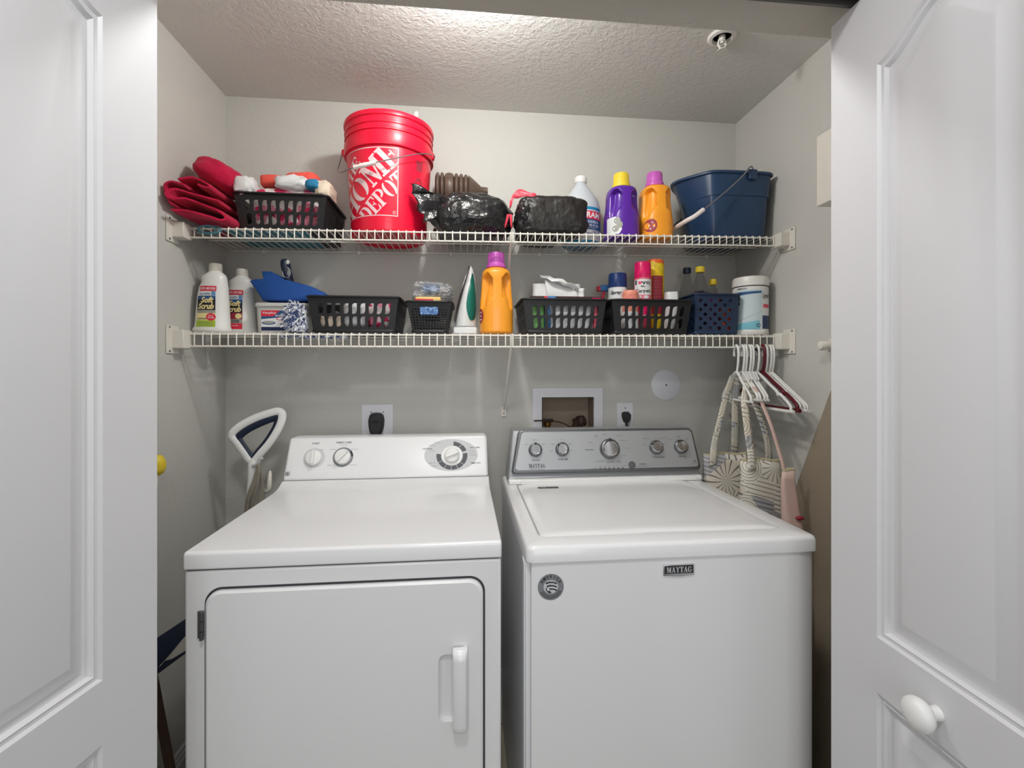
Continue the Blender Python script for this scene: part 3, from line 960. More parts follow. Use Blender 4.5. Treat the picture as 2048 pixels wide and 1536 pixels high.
hp = [(0.000, DY0 - 0.004), (0.000, DY0 - 0.030), (-0.004, DY0 - 0.036), (-0.016, DY0 - 0.038), (-0.028, DY0 - 0.036), (-0.0325, DY0 - 0.031), (-0.0325, DY0 - 0.024), (-0.014, DY0 - 0.020)]
z0, z1 = 0.500, 0.686
rings = []
for z_, s_ in ((z0, 0.45), (z0 + 0.004, 0.78), (z0 + 0.012, 0.95), (z0 + 0.022, 1), (z1 - 0.022, 1), (z1 - 0.012, 0.95), (z1 - 0.004, 0.78), (z1, 0.45)):
    rings.append([(0.0075 + u, DY0 - 0.004 + (v - DY0 + 0.004) * s_, z_) for u, v in hp])
mb.loft(rings)
ob('handle', mb, m_enamel, door, smooth=50, bevel=0.002)
mb = MB()
for a, b in ((0, 0.018), (0.0195, 0.040), (0.0415, 0.0605)):
    mb.lathe([(0.0042, a), (0.0042, b)], (-0.5618, DY0 - 0.004, 0.7285), 12)
ob('hinge', mb, m_dchrome, t)
ob('hinge_leaf', MB().box(-0.572, -0.5625, DY0 - 0.0005, DY0 + 0.005, 0.730, 0.788), m_dchrome, t, smooth=0)

# ------------------------------------------------------------------ clothes washer
t = thing('clothes_washer', 'white top-loading washer with silver control panel and grey side', 'washer')
WX0, WX1, WY0 = 0.1385, 0.8375, 1.0486
mb = MB()
ol = [(WX0 + 0.012, WY0 + 0.004), (WX0 + 0.02, WY0 + 0.001), (WX0 + 0.04, WY0), (WX1 - 0.05, WY0), (WX1 - 0.02, WY0 + 0.004), (WX1 - 0.004, WY0 + 0.014), (WX1, WY0 + 0.03), (WX1, 1.745), (WX0 + 0.012, 1.745)]
mb.prism(ol, lambda u, v: (u, v, 0.02), lambda u, v: (u, v, 0.8775))
ob('cabinet', mb, m_enamel, t, smooth=30)
mb = MB().box(WX0 + 0.001, WX0 + 0.0125, WY0 + 0.02, 1.745, 0.02, 0.872)
sd = ob('side_panel', mb, m_enamel_side, t, bevel=0.003, label='grey metal side panel')
ob('panel_rib', MB().box(WX0 - 0.0015, WX0 + 0.004, WY0 + 0.035, WY0 + 0.075, 0.03, 0.865), m_enamel_side, sd, bevel=0.002)
ob('gap_strip', MB().box(WX0 + 0.008, WX1 - 0.006, WY0 + 0.008, 1.74, 0.877, 0.8802), m_gap, t, smooth=0)
# top frame: rim with the lid well pressed in
bm = bmesh.new()
tw, td = WX1 - WX0, 1.745 - WY0 + 0.006
tcx, tcy = (WX0 + WX1) / 2, WY0 - 0.006 + td / 2
levels = [(0, 0.8798, 0.018), (0, 0.906, 0.018), (0.0035, 0.9125, 0.016), (0.010, 0.9155, 0.014)]
prev = None
for ins, z_, r_ in levels:
    cur = [bm.verts.new((u, v, z_)) for u, v in rrect(tw - 2 * ins, td - 2 * ins, r_, 5, tcx, tcy)]
    if prev:
        for i in range(len(cur)):
            k = (i + 1) % len(cur); bm.faces.new((prev[i], prev[k], cur[k], cur[i]))
    else: bm.faces.new(list(reversed(cur)))
    prev = cur
es = [bm.edges.get((prev[i], prev[(i + 1) % len(prev)])) for i in range(len(prev))]


def lidring(ins, z_, sc=0.0):
    pts = []
    for u, v in rrect(0.607 - 2 * ins, 0.500 - 2 * ins, max(0.004, 0.020 - ins), 5, 0.4815, 1.3555):
        pts.append((u, v, z_))
    return pts


wv = [bm.verts.new(p) for p in lidring(-0.003, 0.9155)]
we = [bm.edges.new((wv[i], wv[(i + 1) % len(wv)])) for i in range(len(wv))]
bmesh.ops.triangle_fill(bm, use_beauty=True, edges=es + we)
w2 = [bm.verts.new(p) for p in lidring(-0.001, 0.902)]
for i in range(len(wv)):
    k = (i + 1) % len(wv); bm.faces.new((wv[i], wv[k], w2[k], w2[i]))
bm.faces.new(w2)
bmesh.ops.recalc_face_normals(bm, faces=bm.faces)
me = bpy.data.meshes.new('top_frame'); bm.to_mesh(me); bm.free(); me.materials.append(m_enamel)
for p in me.polygons: p.use_smooth = abs(p.normal.z) < 0.999
me.set_sharp_from_angle(angle=math.radians(40))
tf = bpy.data.objects.new('top_frame', me); COL.objects.link(tf); tf.parent = t
# lid with a finger scoop on its front edge
mb = MB()
NX, NY = 40, 14
lx0, lx1, ly0, ly1 = 0.1815, 0.7815, 1.1085, 1.6020


def lidp(i, j):
    u, v = i / NX, j / NY
    x = lx0 + (lx1 - lx0) * u
    y = ly0 + (ly1 - ly0) * (v ** 1.6)
    sc = max(0.0, 1 - ((x - 0.487) / 0.135) ** 2)
    y += sc * 0.007 * (1 - v) ** 6
    e = min(u, 1 - u) * (lx1 - lx0)
    z = 0.9150 + 0.0035 * min(1, e / 0.06) * min(1, v * 8) + 0.0004
    if j == 0: z -= 0.004
    if j == 1 and sc > 0: z -= 0.001
    if i in (0, NX): z -= 0.003
    return (x, y, z)


vs = [lidp(i, j) for j in range(NY + 1) for i in range(NX + 1)]
n_ = len(vs)
fs = []
for j in range(NY):
    for i in range(NX):
        a = j * (NX + 1) + i; fs.append((a, a + 1, a + NX + 2, a + NX + 1))
bd = [i for i in range(NX + 1)] + [(j * (NX + 1) + NX) for j in range(1, NY + 1)] + [NY * (NX + 1) + i for i in range(NX - 1, -1, -1)] + [j * (NX + 1) for j in range(NY - 1, 0, -1)]
vs += [(vs[b][0], vs[b][1], 0.9035) for b in bd]
for q_ in range(len(bd)):
    k = (q_ + 1) % len(bd); fs.append((bd[q_], bd[k], n_ + k, n_ + q_))
mb.add(vs, fs)
lid = ob('lid', mb, m_enamel, t, smooth=40)
lp = planar((0.2745, 1.535, 0.9192), (1, 0, 0), (0, 1, 0), 0.0006)
put2d('lid_sticker', rrect(0.068, 0.020, 0.002, 2), [tuple(range(12))], lp, m_dkgrey, lid)
write('HE', planar((0.258, 1.535, 0.9192), (1, 0, 0), (0, 1, 0), 0.001), m_ltgrey, lid, h=0.009)
write('LOW WATER', planar((0.286, 1.535, 0.9192), (1, 0, 0), (0, 1, 0), 0.001), m_greyink, lid, h=0.006, w=0.036)
# console
WO = Vector((0, 1.605, 0.930)); WV = Vector((0, 0.06, 0.164)).normalized(); WU = Vector((1, 0, 0)); WN = WU.cross(WV)
mb = MB()
cp = [(1.596, 0.9150), (1.600, 0.924), (1.614, 0.932), (1.670, 1.086), (1.676, 1.0905), (1.69, 1.0915), (1.735, 1.0915), (1.745, 1.075), (1.745, 0.9150)]
mb.prism(cp, lambda u, v: (0.150 + max(0, v - 0.93) * 0.13, u, v), lambda u, v: (0.8375 - max(0, v - 0.93) * 0.05, u, v))
con = ob('console', mb, m_consgrey, t, bevel=0.007, bseg=3, smooth=40)
ob('console_base', MB().box(0.150, 0.8370, 1.594, 1.640, 0.9150, 0.9330), m_white, t, bevel=0.006, bseg=3)
hb = MB().box(0.190, 0.815, 1.5915, 1.606, 0.9165, 0.9315)
ob('hinge_cover', hb, m_white, t, bevel=0.003)
# silver fascia: raised slab with rounded corners, edge trim behind it
fo = [(0.160, 0.027), (0.168, 0.020), (0.828, 0.020), (0.8375, 0.028), (0.8375, 0.040), (0.828, 0.160), (0.818, 0.169), (0.808, 0.1705), (0.204, 0.1705), (0.192, 0.168), (0.186, 0.158)]
ctr = lambda u, v, k: ((u - 0.5) * k + 0.5, (v - 0.095) * k + 0.095)
fm = lambda off: (lambda u, v: WO + WU * u + WV * v + WN * off)
ob('fascia_trim', MB().prism(fo, lambda u, v: fm(0.001)(u, v), lambda u, v: fm(0.012)(*ctr(u, v, 0.992))), m_dchrome, t, bevel=0.004, bseg=3, smooth=40)
fi = [(0.171, 0.036), (0.180, 0.029), (0.822, 0.029), (0.829, 0.037), (0.822, 0.153), (0.813, 0.162), (0.208, 0.162), (0.198, 0.154)]
fas = ob('fascia', MB().prism(fi, lambda u, v: fm(0.010)(u, v), lambda u, v: fm(0.0135)(*ctr(u, v, 0.996))), m_steel, t, bevel=0.0015, smooth=40)
F0 = 0.0135
fpl = fm(F0 + 0.0006)
vs, fs = serif2d('MAYTAG', 0.06)
put2d('lettering', norm2d(vs, 0.0135, 0.057, 0.2490, 0.0440), fs, fpl, m_ink, fas)
write('COMMERCIAL TECHNOLOGY', fpl, m_dkgrey, fas, h=0.0028, w=0.056, cx=0.2490, cy=0.0325)
FO = WO + WN * F0
for x_, v_, r_, d_ in ((0.2449, 0.1000, 0.0235, 0), (0.3390, 0.1005, 0.0235, 45), (0.5081, 0.0985, 0.0345, 0), (0.6779, 0.1015, 0.0245, 62), (0.7696, 0.1020, 0.0245, 28)):
    knob(t, x_, v_ - 0.002, r_, 0.030 if r_ > 0.03 else 0.024, d_, FO, WU, WV, (m_dchrome, m_chrome), bar=False)
for s_, x_, v_, h_ in (('SOIL LEVEL', 0.2460, 0.0635, 0.0042), ('WATER TEMP', 0.3405, 0.0645, 0.0042), ('CYCLE OPTIONS', 0.6840, 0.0655, 0.0042), ('LOAD SIZE', 0.7720, 0.0665, 0.0042), ('start/pause', 0.6240, 0.0425, 0.0055), ('PowerWash', 0.4370, 0.0960, 0.0042)):
    write(s_, fpl, m_ink, fas, h=h_, cx=x_, cy=v_, bold=0.012)
for s_, x_, v_ in (('hold to reset controls', 0.6240, 0.0345), ('COLORS', 0.4430, 0.122), ('LARGE', 0.4640, 0.1460), ('ITEMS', 0.4660, 0.1400), ('NORMAL', 0.4960, 0.1490), ('DELICATES', 0.5500, 0.1440), ('WRINKLE CTRL', 0.5650, 0.1260), ('QUICK WASH', 0.5760, 0.0990), ('SOAK', 0.5600, 0.0740), ('RINSE', 0.5380, 0.0550), ('& SPIN', 0.5380, 0.0500), ('DRAIN & SPIN', 0.5080, 0.0520), ('CLEAN WASHER', 0.4690, 0.0550),
                   ('LIGHT', 0.2150, 0.118), ('NORMAL', 0.245, 0.134), ('HEAVY', 0.2760, 0.118), ('COLD', 0.3090, 0.118), ('COOL', 0.3390, 0.134), ('WARM', 0.3700, 0.118), ('HOT', 0.3740, 0.094), ('TAP', 0.3020, 0.094), ('NONE', 0.6390, 0.110), ('FABRIC SOFT', 0.6480, 0.132), ('EXTRA RINSE', 0.7080, 0.132), ('BOTH', 0.7110, 0.112), ('SMALL', 0.7360, 0.128), ('MEDIUM', 0.7700, 0.138), ('LARGE', 0.8000, 0.128), ('PROGRESS', 0.4480, 0.0305), ('sensing', 0.4700, 0.0375), ('wash', 0.4870, 0.0375), ('soak', 0.5020, 0.0375), ('rinse', 0.5180, 0.0375), ('spin', 0.5340, 0.0375), ('lid locked', 0.5540, 0.0375)):
    write(s_, fpl, m_dkgrey, fas, h=0.0030, cx=x_, cy=v_)
for k_ in range(6):
    mb = MB().box(-0.0035, 0.0035, -0.0012, 0.0012, 0, 0.0008)
    mb.v = [FO + WU * (p.x + 0.4700 + k_ * 0.0160) + WV * (0.0305 + p.y) + WN * p.z for p in mb.v]
    ob('indicator_light', mb, m_ink, fas, smooth=0)
mb = MB().lathe([(0.0125, 0), (0.0125, 0.004), (0.0105, 0.006), (0.004, 0.0065)], n=28)
mb.v = [FO + WU * (0.5835 + p.x) + WV * (0.0395 + p.y) + WN * p.z for p in mb.v]
ob('start_button', mb, m_dkgrey, t)
write('HE', fpl, m_ink, fas, h=0.005, cx=0.8150, cy=0.0490, bold=0.02)
write('HIGH EFFICIENCY', fpl, m_dkgrey, fas, h=0.0022, cx=0.8135, cy=0.0420)
# front badge
bo = [(0.4545, 0.837), (0.492, 0.8335), (0.5285, 0.837), (0.5285, 0.8615), (0.4545, 0.8615)]
bd_ = ob('badge', MB().prism(bo, lambda u, v: (u, WY0 + 0.001, v), lambda u, v: (u, WY0 - 0.004, v)), m_chrome, t, bevel=0.0012)
pl = planar((0.4915, WY0 - 0.004, 0.8505), (1, 0, 0), (0, 0, 1), 0.0006)
put2d('badge_field', rrect(0.0680, 0.0180, 0.0006, 2), [tuple(range(12))], pl, m_ink, bd_)
vs, fs = serif2d('MAYTAG', 0.06)
put2d('lettering', norm2d(vs, 0.0135, 0.0600), fs, planar((0.4915, WY0 - 0.004, 0.8505), (1, 0, 0), (0, 0, 1), 0.0011), m_ltgrey, bd_)
# round sticker
sx_, sz_, sr = 0.1935, 0.8225, 0.0295
pz = lambda off: planar((sx_, WY0, sz_), (1, 0, 0), (0, 0, 1), off)
stk = put2d('round_sticker', disc2d(0, 0, sr, sr), [tuple(range(40))], pz(0.0006), m_greyink, t)
for k_, ch in enumerate('AMERICA'):
    a = 148 - k_ * 19.6
    vs, fs = text2d(ch, 0, 0.02)
    vs = norm2d(vs, 0.0066)
    vs = rot2d(vs, a - 90)
    vs = [(p[0] + 0.0238 * math.cos(math.radians(a)), p[1] + 0.0238 * math.sin(math.radians(a))) for p in vs]
    put2d('lettering', vs, fs, pz(0.0012), m_ink, stk)
flat_arcs('sticker_field', [disc2d(0, 0.0005, 0.0165, 0.0150)], pz(0.0009), m_ltgrey, stk)
fl = []
for k_ in range(3):
    y0 = 0.010 - k_ * 0.0075
    fl.append([(-0.012 + k_ * 0.002, y0), (-0.004, y0 + 0.0025), (0.005, y0 + 0.002), (0.0135, y0 - 0.001), (0.0135, y0 - 0.0045), (0.005, y0 - 0.001), (-0.004, y0 - 0.001), (-0.011 + k_ * 0.002, y0 - 0.0035)])
fl.append([(-0.0125, -0.001), (-0.004, -0.006), (0.002, -0.0135), (-0.004, -0.0135), (-0.010, -0.009)])
flat_arcs('stripe_mark', fl, pz(0.0012), m_ink, stk)
star = []
for k_ in range(10):
    r_ = 0.0042 if k_ % 2 == 0 else 0.0018
    star.append((-0.006 + r_ * math.cos(math.radians(90 + 36 * k_)), -0.0055 + r_ * math.sin(math.radians(90 + 36 * k_))))
flat_arcs('star_mark', [star], pz(0.0015), m_labelwhite, stk)
arcs = []
for r_ in (0.0195, 0.0225, 0.0252):
    for a0 in range(205, 335, 9): arcs += _arc(0, 0, (r_ + 0.0007, r_ + 0.0007), (r_ - 0.0007, r_ - 0.0007), a0, a0 + 6, n=2)
flat_arcs('small_print', arcs, pz(0.0012), m_ink, stk)

# ------------------------------------------------------------------ wire shelves
YS = 1.600                                   # front lip


def zu(x): return 1.7745 + 0.0119 * (x - 0.1)      # top of the upper shelf (it sags to the left)
def zl(x): return 1.4290 + 0.0020 * (x - 0.1)      # top of the lower shelf


def wire_shelf(label, zf, lip, brace_drop):
    t = thing('wire_shelf', label, 'shelf', 'wire shelves')
    x0, x1 = -0.882, 1.136
    r = 0.0020
    wire = None
    n = int((x1 - x0) / 0.0254)
    for i in range(n + 1):
        x = x0 + 0.004 + i * (x1 - x0 - 0.008) / n
        if wire is None:
            mb = MB().tube([(0, 1.897, -r), (0, YS + 0.006, -r), (0, YS + 0.001, -r - 0.001), (0, YS - 0.001, -r - 0.006), (0, YS - 0.001, -lip)], r, 6)
            wire = ob('cross_wire', mb, m_wire, t, smooth=60)
            o = wire
        else:
            o = wire.copy(); COL.objects.link(o)
        o.location = (x, 0, zf(x))
    rods = [(YS + 0.003, -0.0072, 0.0030), (YS + 0.002, -lip, 0.0032), (1.745, -0.0072, 0.0028), (1.897, -0.0072, 0.0028)]
    for y, dz, rr in rods:
        ob('rod', MB().tube([(x0, y, zf(x0) + dz), (x1, y, zf(x1) + dz)], rr, 8), m_wire, t, smooth=60)
    for sx, xw in ((1, XL), (-1, XR)):
        z = zf(xw)
        xa, xb = sorted((xw + sx * 0.001, xw + sx * 0.0045))
        b = ob('end_bracket', MB().box(*sorted((xw, xw + sx * 0.038)), 1.566, 1.612, z - lip - 0.008, z + 0.004), m_offwhite, t, bevel=0.0025, label='white end bracket screwed to the side wall')
        ob('wall_plate', MB().box(xa, xb, 1.540, 1.600, z - lip - 0.024, z + 0.018), m_offwhite, b, bevel=0.001)
        for dz in (0.011, -lip - 0.017):
            ob('screw', MB().lathe([(0.0032, 0), (0.0026, sx * 0.0018)], (xb if sx > 0 else xa, 1.554, z + dz), 8, axis='x'), m_dchrome, b)
    xb = 0.159
    zt = zf(xb)
    pa, pb = Vector((xb, YS + 0.004, zt - lip + 0.004)), Vector((xb, 1.893, zt - lip - brace_drop))
    br = ob('support_brace', MB().tube([(xb, YS + 0.002, zt - 0.002), (xb, YS + 0.0035, zt - lip), pa + Vector((0, 0.004, -0.006)), pb], 0.0062, 8, flat=0.7), m_wire, t, smooth=50, label='diagonal support brace')
    ob('foot_plate', MB().box(xb - 0.011, xb + 0.011, 1.899, YB, pb.z - 0.034, pb.z + 0.006), m_wire, br, bevel=0.003)
    ob('screw', MB().lathe([(0.004, 0), (0.003, -0.002)], (xb, 1.899, pb.z - 0.020), 10, axis='y'), m_dchrome, br)
    for i in range(6):
        x = x0 + 0.12 + i * 0.355
        c = ob('wall_clip', MB().box(x - 0.006, x + 0.006, 1.893, YB, zf(x) - 0.018, zf(x) - 0.001), m_wire, t, bevel=0.002)
    return t


wire_shelf('upper white wire shelf across the back wall, holding the red bucket', zu, 0.036, 0.245)
wire_shelf('lower white wire shelf across the back wall, holding a row of baskets', zl, 0.046, 0.235)


# ------------------------------------------------------------------ round and oval bodies
class Body:
    """a bottle-like body: sections (z, cx, cy, a, b, n); front(x, z) is its skin on the side facing -y"""
    def __init__(s, sec): s.sec = sec

    def at(s, z):
        S_ = s.sec
        if z <= S_[0][0]: return S_[0][1:]
        for A, B in zip(S_, S_[1:]):
            if z <= B[0]:
                k = (z - A[0]) / max(1e-9, B[0] - A[0])
                return tuple(a + (b - a) * k for a, b in zip(A[1:], B[1:]))
        return S_[-1][1:]

    def front(s, x, z, off=0.0007):
        cx, cy, a, b, n = s.at(z)
        q = min(0.998, abs((x - cx) / a))
        y = cy - b * (1 - q ** n) ** (1 / n)
        nx = (x - cx) / a / a; ny = (y - cy) / b / b
        L = math.hypot(nx, ny) or 1
        return Vector((x + nx / L * off, y + ny / L * off, z))

    def fn(s, off=0.0007): return lambda u, v: s.front(u, v, off)

    def mesh(s, nt=48, cap0=True, cap1=True):
        rings = []
        for z, cx, cy, a, b, n in s.sec:
            ring = []
            for i in range(nt):
                th = 2 * math.pi * i / nt
                c, q = math.cos(th), math.sin(th)
                ring.append((cx + a * math.copysign(abs(c) ** (2 / n), c), cy + b * math.copysign(abs(q) ** (2 / n), q), z))
            rings.append(ring)
        return MB().loft(rings, cap0, cap1)


def patch(name, body, x0, x1, z0, z1, mat, parent, off=0.0006, nu=14, nv=4, shape=None):
    """printed label area following the skin; shape(u,v) may bend the outline"""
    mb = MB()
    def f(u, v):
        if shape: u, v = shape(u, v)
        return body.front(x0 + (x1 - x0) * u, z0 + (z1 - z0) * v, off)
    mb.grid(nu, nv, f)
    return ob(name, mb, mat, parent, smooth=180, fix=False)


def spot(name, body, cx, cz, rx, rz, mat, parent, off=0.0009, n=24, fn2=None):
    mb = MB()
    pts = [body.front(cx, cz, off)] + [body.front(cx + rx * math.cos(2 * math.pi * i / n), cz + rz * math.sin(2 * math.pi * i / n), off) for i in range(n)]
    mb.add(pts, [(0, 1 + i, 1 + (i + 1) % n) for i in range(n)])
    return ob(name, mb, mat, parent, smooth=180, fix=False)


# ------------------------------------------------------------------ baskets
SLOT = [(0.5, 0.0), (0.78, 0.0), (1.0, 0.26), (1.0, 0.55), (1.0, 1.0), (0.5, 1.0), (0.24, 1.0), (0.0, 0.74), (0.0, 0.45), (0.0, 0.0)]
SLOT = [(0.0, 0.0), (0.55, 0.0), (0.86, 0.10), (1.0, 0.32), (1.0, 1.0), (0.45, 1.0), (0.14, 0.90), (0.0, 0.68)]
RECT8 = [(0, 0), (0.5, 0), (1, 0), (1, 0.5), (1, 1), (0.5, 1), (0, 1), (0, 0.5)]
DIAM = [(0.5 - 0.25, 0.25), (0.5, 0.0), (0.75, 0.25), (1.0, 0.5), (0.75, 0.75), (0.5, 1.0), (0.25, 0.75), (0.0, 0.5)]
CELL8 = [(0, 0), (0.5, 0), (1, 0), (1, 0.5), (1, 1), (0.5, 1), (0, 1), (0, 0.5)]


def holed(mb, P, u0, u1, v0, v1, nu, nv, hole, fu, fv, keep=None):
    """panel P(u,v) over [0,1]^2 with a grid of holes inside u0..u1, v0..v1"""
    quad = lambda a, b, c, d: mb.add([P(a, c), P(b, c), P(b, d), P(a, d)], [(0, 1, 2, 3)])
    quad(0, 1, 0, v0); quad(0, 1, v1, 1); quad(0, u0, v0, v1); quad(u1, 1, v0, v1)
    du, dv = (u1 - u0) / nu, (v1 - v0) / nv
    for j in range(nv):
        for i in range(nu):
            a, c = u0 + i * du, v0 + j * dv
            if keep and not keep(i, j):
                quad(a, a + du, c, c + dv); continue
            o_ = [P(a + du * p, c + dv * q) for p, q in CELL8]
            h_ = [P(a + du * ((1 - fu) / 2 + fu * p), c + dv * ((1 - fv) / 2 + fv * q)) for p, q in hole]
            mb.add(o_ + h_, [(k, (k + 1) % 8, 8 + (k + 1) % 8, 8 + k) for k in range(8)])


def basket(name, label, mat, W_, D_, H_, wb, db, front, side, group=None, lipw=0.010):
    """rim W x D, base wb x db, open top; local origin at the middle of the base"""
    t = thing(name, label, 'basket', group, loc=(0, 0, 0))
    mb = MB()
    c0 = [(-wb / 2, -db / 2, 0.002), (wb / 2, -db / 2, 0.002), (wb / 2, db / 2, 0.002), (-wb / 2, db / 2, 0.002)]
    c1 = [(-W_ / 2, -D_ / 2, H_), (W_ / 2, -D_ / 2, H_), (W_ / 2, D_ / 2, H_), (-W_ / 2, D_ / 2, H_)]
    for k in range(4):
        a, b = Vector(c0[k]), Vector(c0[(k + 1) % 4]); c, d = Vector(c1[(k + 1) % 4]), Vector(c1[k])
        P = lambda u, v, a=a, b=b, c=c, d=d: (a * (1 - u) + b * u) * (1 - v) + (d * (1 - u) + c * u) * v
        spec = front if k % 2 == 0 else side
        holed(mb, P, *spec)
    mb.add(c0, [(0, 1, 2, 3)])
    bm_ = ob('body', mb, mat, t, smooth=0, solid=0.0026)
    bpy.context.view_layer.update()
    for p in bm_.data.polygons: p.use_smooth = False
    w2, d2 = W_ + lipw, D_ + lipw
    path = [(u, v, H_) for u, v in rrect(w2, d2, 0.02, 5)]
    ob('rim', MB().tube(path, 0.0052, 8, closed=True, flat=0.75), mat, t, smooth=60)
    path = [(u, v, 0.004) for u, v in rrect(wb + 0.006, db + 0.006, 0.012, 4)]
    ob('base_rim', MB().tube(path, 0.0045, 6, closed=True), mat, t, smooth=60)
    return t


FA = (0.075, 0.945, 0.10, 0.86, 9, 2, SLOT, 0.60, 0.80)
SA = (0.06, 0.94, 0.10, 0.86, 11, 2, [(p * 1.0, q) for p, q in SLOT], 0.45, 0.86)
bk = basket('storage_basket', 'black slotted basket on the upper shelf filled with cloths', m_blackpl, 0.292, 0.245, 0.116, 0.262, 0.215, FA, SA, 'black slotted baskets')
bk.location = (-0.604, 1.758, zu(-0.6) + 0.004)
bkA = dup(bk, (-0.367, 1.744, zl(-0.4) + 0.004), 0, 'black slotted basket on the lower shelf beside the blue and white duster')
bkB = dup(bk, (0.350, 1.744, zl(0.36) + 0.004), 0, 'black slotted basket on the lower shelf holding white wipe packs')
bkC = dup(bk, (0.6615, 1.738, zl(0.67) + 0.004), 0, 'black slotted basket on the lower shelf holding the spray cans')
SM = (0.05, 0.95, 0.08, 0.80, 11, 8, RECT8, 0.62, 0.50)
bs = basket('small_basket', 'small black woven-look basket with a blue glitter name plate', m_blackpl, 0.148, 0.225, 0.103, 0.112, 0.180, SM[:9] + (lambda i, j: not (3 <= i <= 7 and j >= 5),), SM, None, 0.006)
bs.location = (-0.1175, 1.734, zl(-0.1) + 0.004)
gp = ob('name_plate', MB().prism(rrect(0.062, 0.026, 0.006, 4), lambda u, v: (u, -0.106 - (v + 0.070 - 0.05) * 0.2 - 0.001, v + 0.072), lambda u, v: (u, -0.1105 - (v + 0.070 - 0.05) * 0.2 - 0.001, v + 0.072)), m_glitter, bs, bevel=0.001, label='blue glitter name plate')
DM = (0.06, 0.94, 0.08, 0.86, 8, 9, DIAM, 0.66, 0.80)
bn = basket('lattice_basket', 'navy blue basket with diamond holes holding small bottles', m_navybask, 0.166, 0.235, 0.143, 0.158, 0.215, (0.06, 0.86, 0.08, 0.90, 7, 7, DIAM, 0.95, 0.95, lambda i, j: (i + j) % 2 == 0), (0.06, 0.94, 0.08, 0.90, 9, 7, DIAM, 0.95, 0.95, lambda i, j: (i + j) % 2 == 0), None, 0.006)
bn.location = (0.9110, 1.748, zl(0.9) + 0.004)

# ------------------------------------------------------------------ upper shelf, left to right


def ribbon_fold(name, path, th, y0, y1, mat, parent, seed=0, ny=10, wob=0.006):
    """a thick cloth following a folded path in x-z, running from y0 to y1"""
    P = catmull([(p[0], 0, p[1]) for p in path], 7)
    n = len(P)
    up, dn = [], []
    for i in range(n):
        t_ = (P[min(i + 1, n - 1)] - P[max(i - 1, 0)]).normalized()
        nn = Vector((-t_.z, 0, t_.x))
        up.append((P[i], nn)); dn.append((P[i], -nn))
    rings = []
    for j in range(ny + 1):
        v = j / ny
        y = y0 + (y1 - y0) * v
        ring = []
        for side in (up, list(reversed(dn))):
            for p, nn in side:
                q = p + nn * (th / 2 * (0.55 if j in (0, ny) else 1))
                w = noise.noise(Vector((q.x * 14 + seed, y * 9, q.z * 14)))
                ring.append((q.x + w * wob, y + w * wob + 0.012 * math.sin(q.x * 30 + seed) * (1 - v), q.z + w * wob * 0.8))
        rings.append(ring)
    return ob(name, MB().loft(rings), mat, parent, smooth=70)


z0 = 1.7735
def drape(o, k=0.55):
    """the towel's front edge runs aslant: its left end hangs out past the shelf lip"""
    for v in o.data.vertices:
        w = max(0.0, min(1.0, (1.84 - v.co.y) / 0.25))
        v.co.y += w * (k * (v.co.x + 0.89) - 0.088)
t = thing('folded_towel', 'crimson towel folded in loose layers at the left end of the upper shelf', 'towel')
drape(ribbon_fold('cloth', [(-0.868, z0 + 0.012), (-0.835, z0 + 0.018), (-0.785, z0 + 0.010), (-0.756, z0 + 0.002), (-0.745, z0 + 0.012), (-0.762, z0 + 0.028), (-0.795, z0 + 0.040), (-0.840, z0 + 0.054), (-0.868, z0 + 0.046), (-0.878, z0 + 0.058), (-0.862, z0 + 0.076), (-0.820, z0 + 0.072), (-0.770, z0 + 0.062)], 0.0105, 1.585, 1.83, m_magenta, t, 1))
drape(ribbon_fold('cloth_fold', [(-0.876, z0 + 0.030), (-0.885, z0 + 0.058), (-0.889, z0 + 0.086), (-0.872, z0 + 0.098), (-0.84, z0 + 0.092)], 0.0085, 1.590, 1.82, m_magenta, t, 4, wob=0.003))
t = thing('crumpled_towel', 'crimson towel bunched in a heap on top of the folded towel', 'towel')
drape(ribbon_fold('cloth', [(-0.866, z0 + 0.112), (-0.830, z0 + 0.122), (-0.790, z0 + 0.108), (-0.788, z0 + 0.096), (-0.815, z0 + 0.102)], 0.010, 1.592, 1.82, m_magenta, t, 9, wob=0.004))
crumple('puffed_fold', m_magenta, t, (-0.806, 1.690, z0 + 0.172), (0.142, 0.22, 0.090), 3, 0.12, 1.6, 0.06, 0.8, ry=math.radians(26), smooth=180)
t = thing('coiled_lace', 'pale teal cord coiled at the shelf edge under the crimson towel', 'cord')
pts = []
for i in range(46):
    a = i * 0.62
    pts.append((-0.822 + 0.030 * math.cos(a) + i * 0.0005, 1.606 + 0.010 * math.sin(a * 0.7), 1.7535 + 0.012 * math.sin(a)))
ob('coil', MB().tube(catmull(pts, 3), 0.0028, 6), m_teal, t)
t = thing('teal_cloth', 'flat teal cloth lying on the upper shelf under the black basket', 'cloth')
mb = MB().grid(14, 10, lambda u, v: (-0.80 + 0.27 * u, 1.66 + 0.22 * v, zu(-0.53) + 0.0022 + 0.0015 * noise.noise(Vector((u * 6, v * 6, 1)))))
ob('cloth', mb, m_teal, t, solid=0.0012)

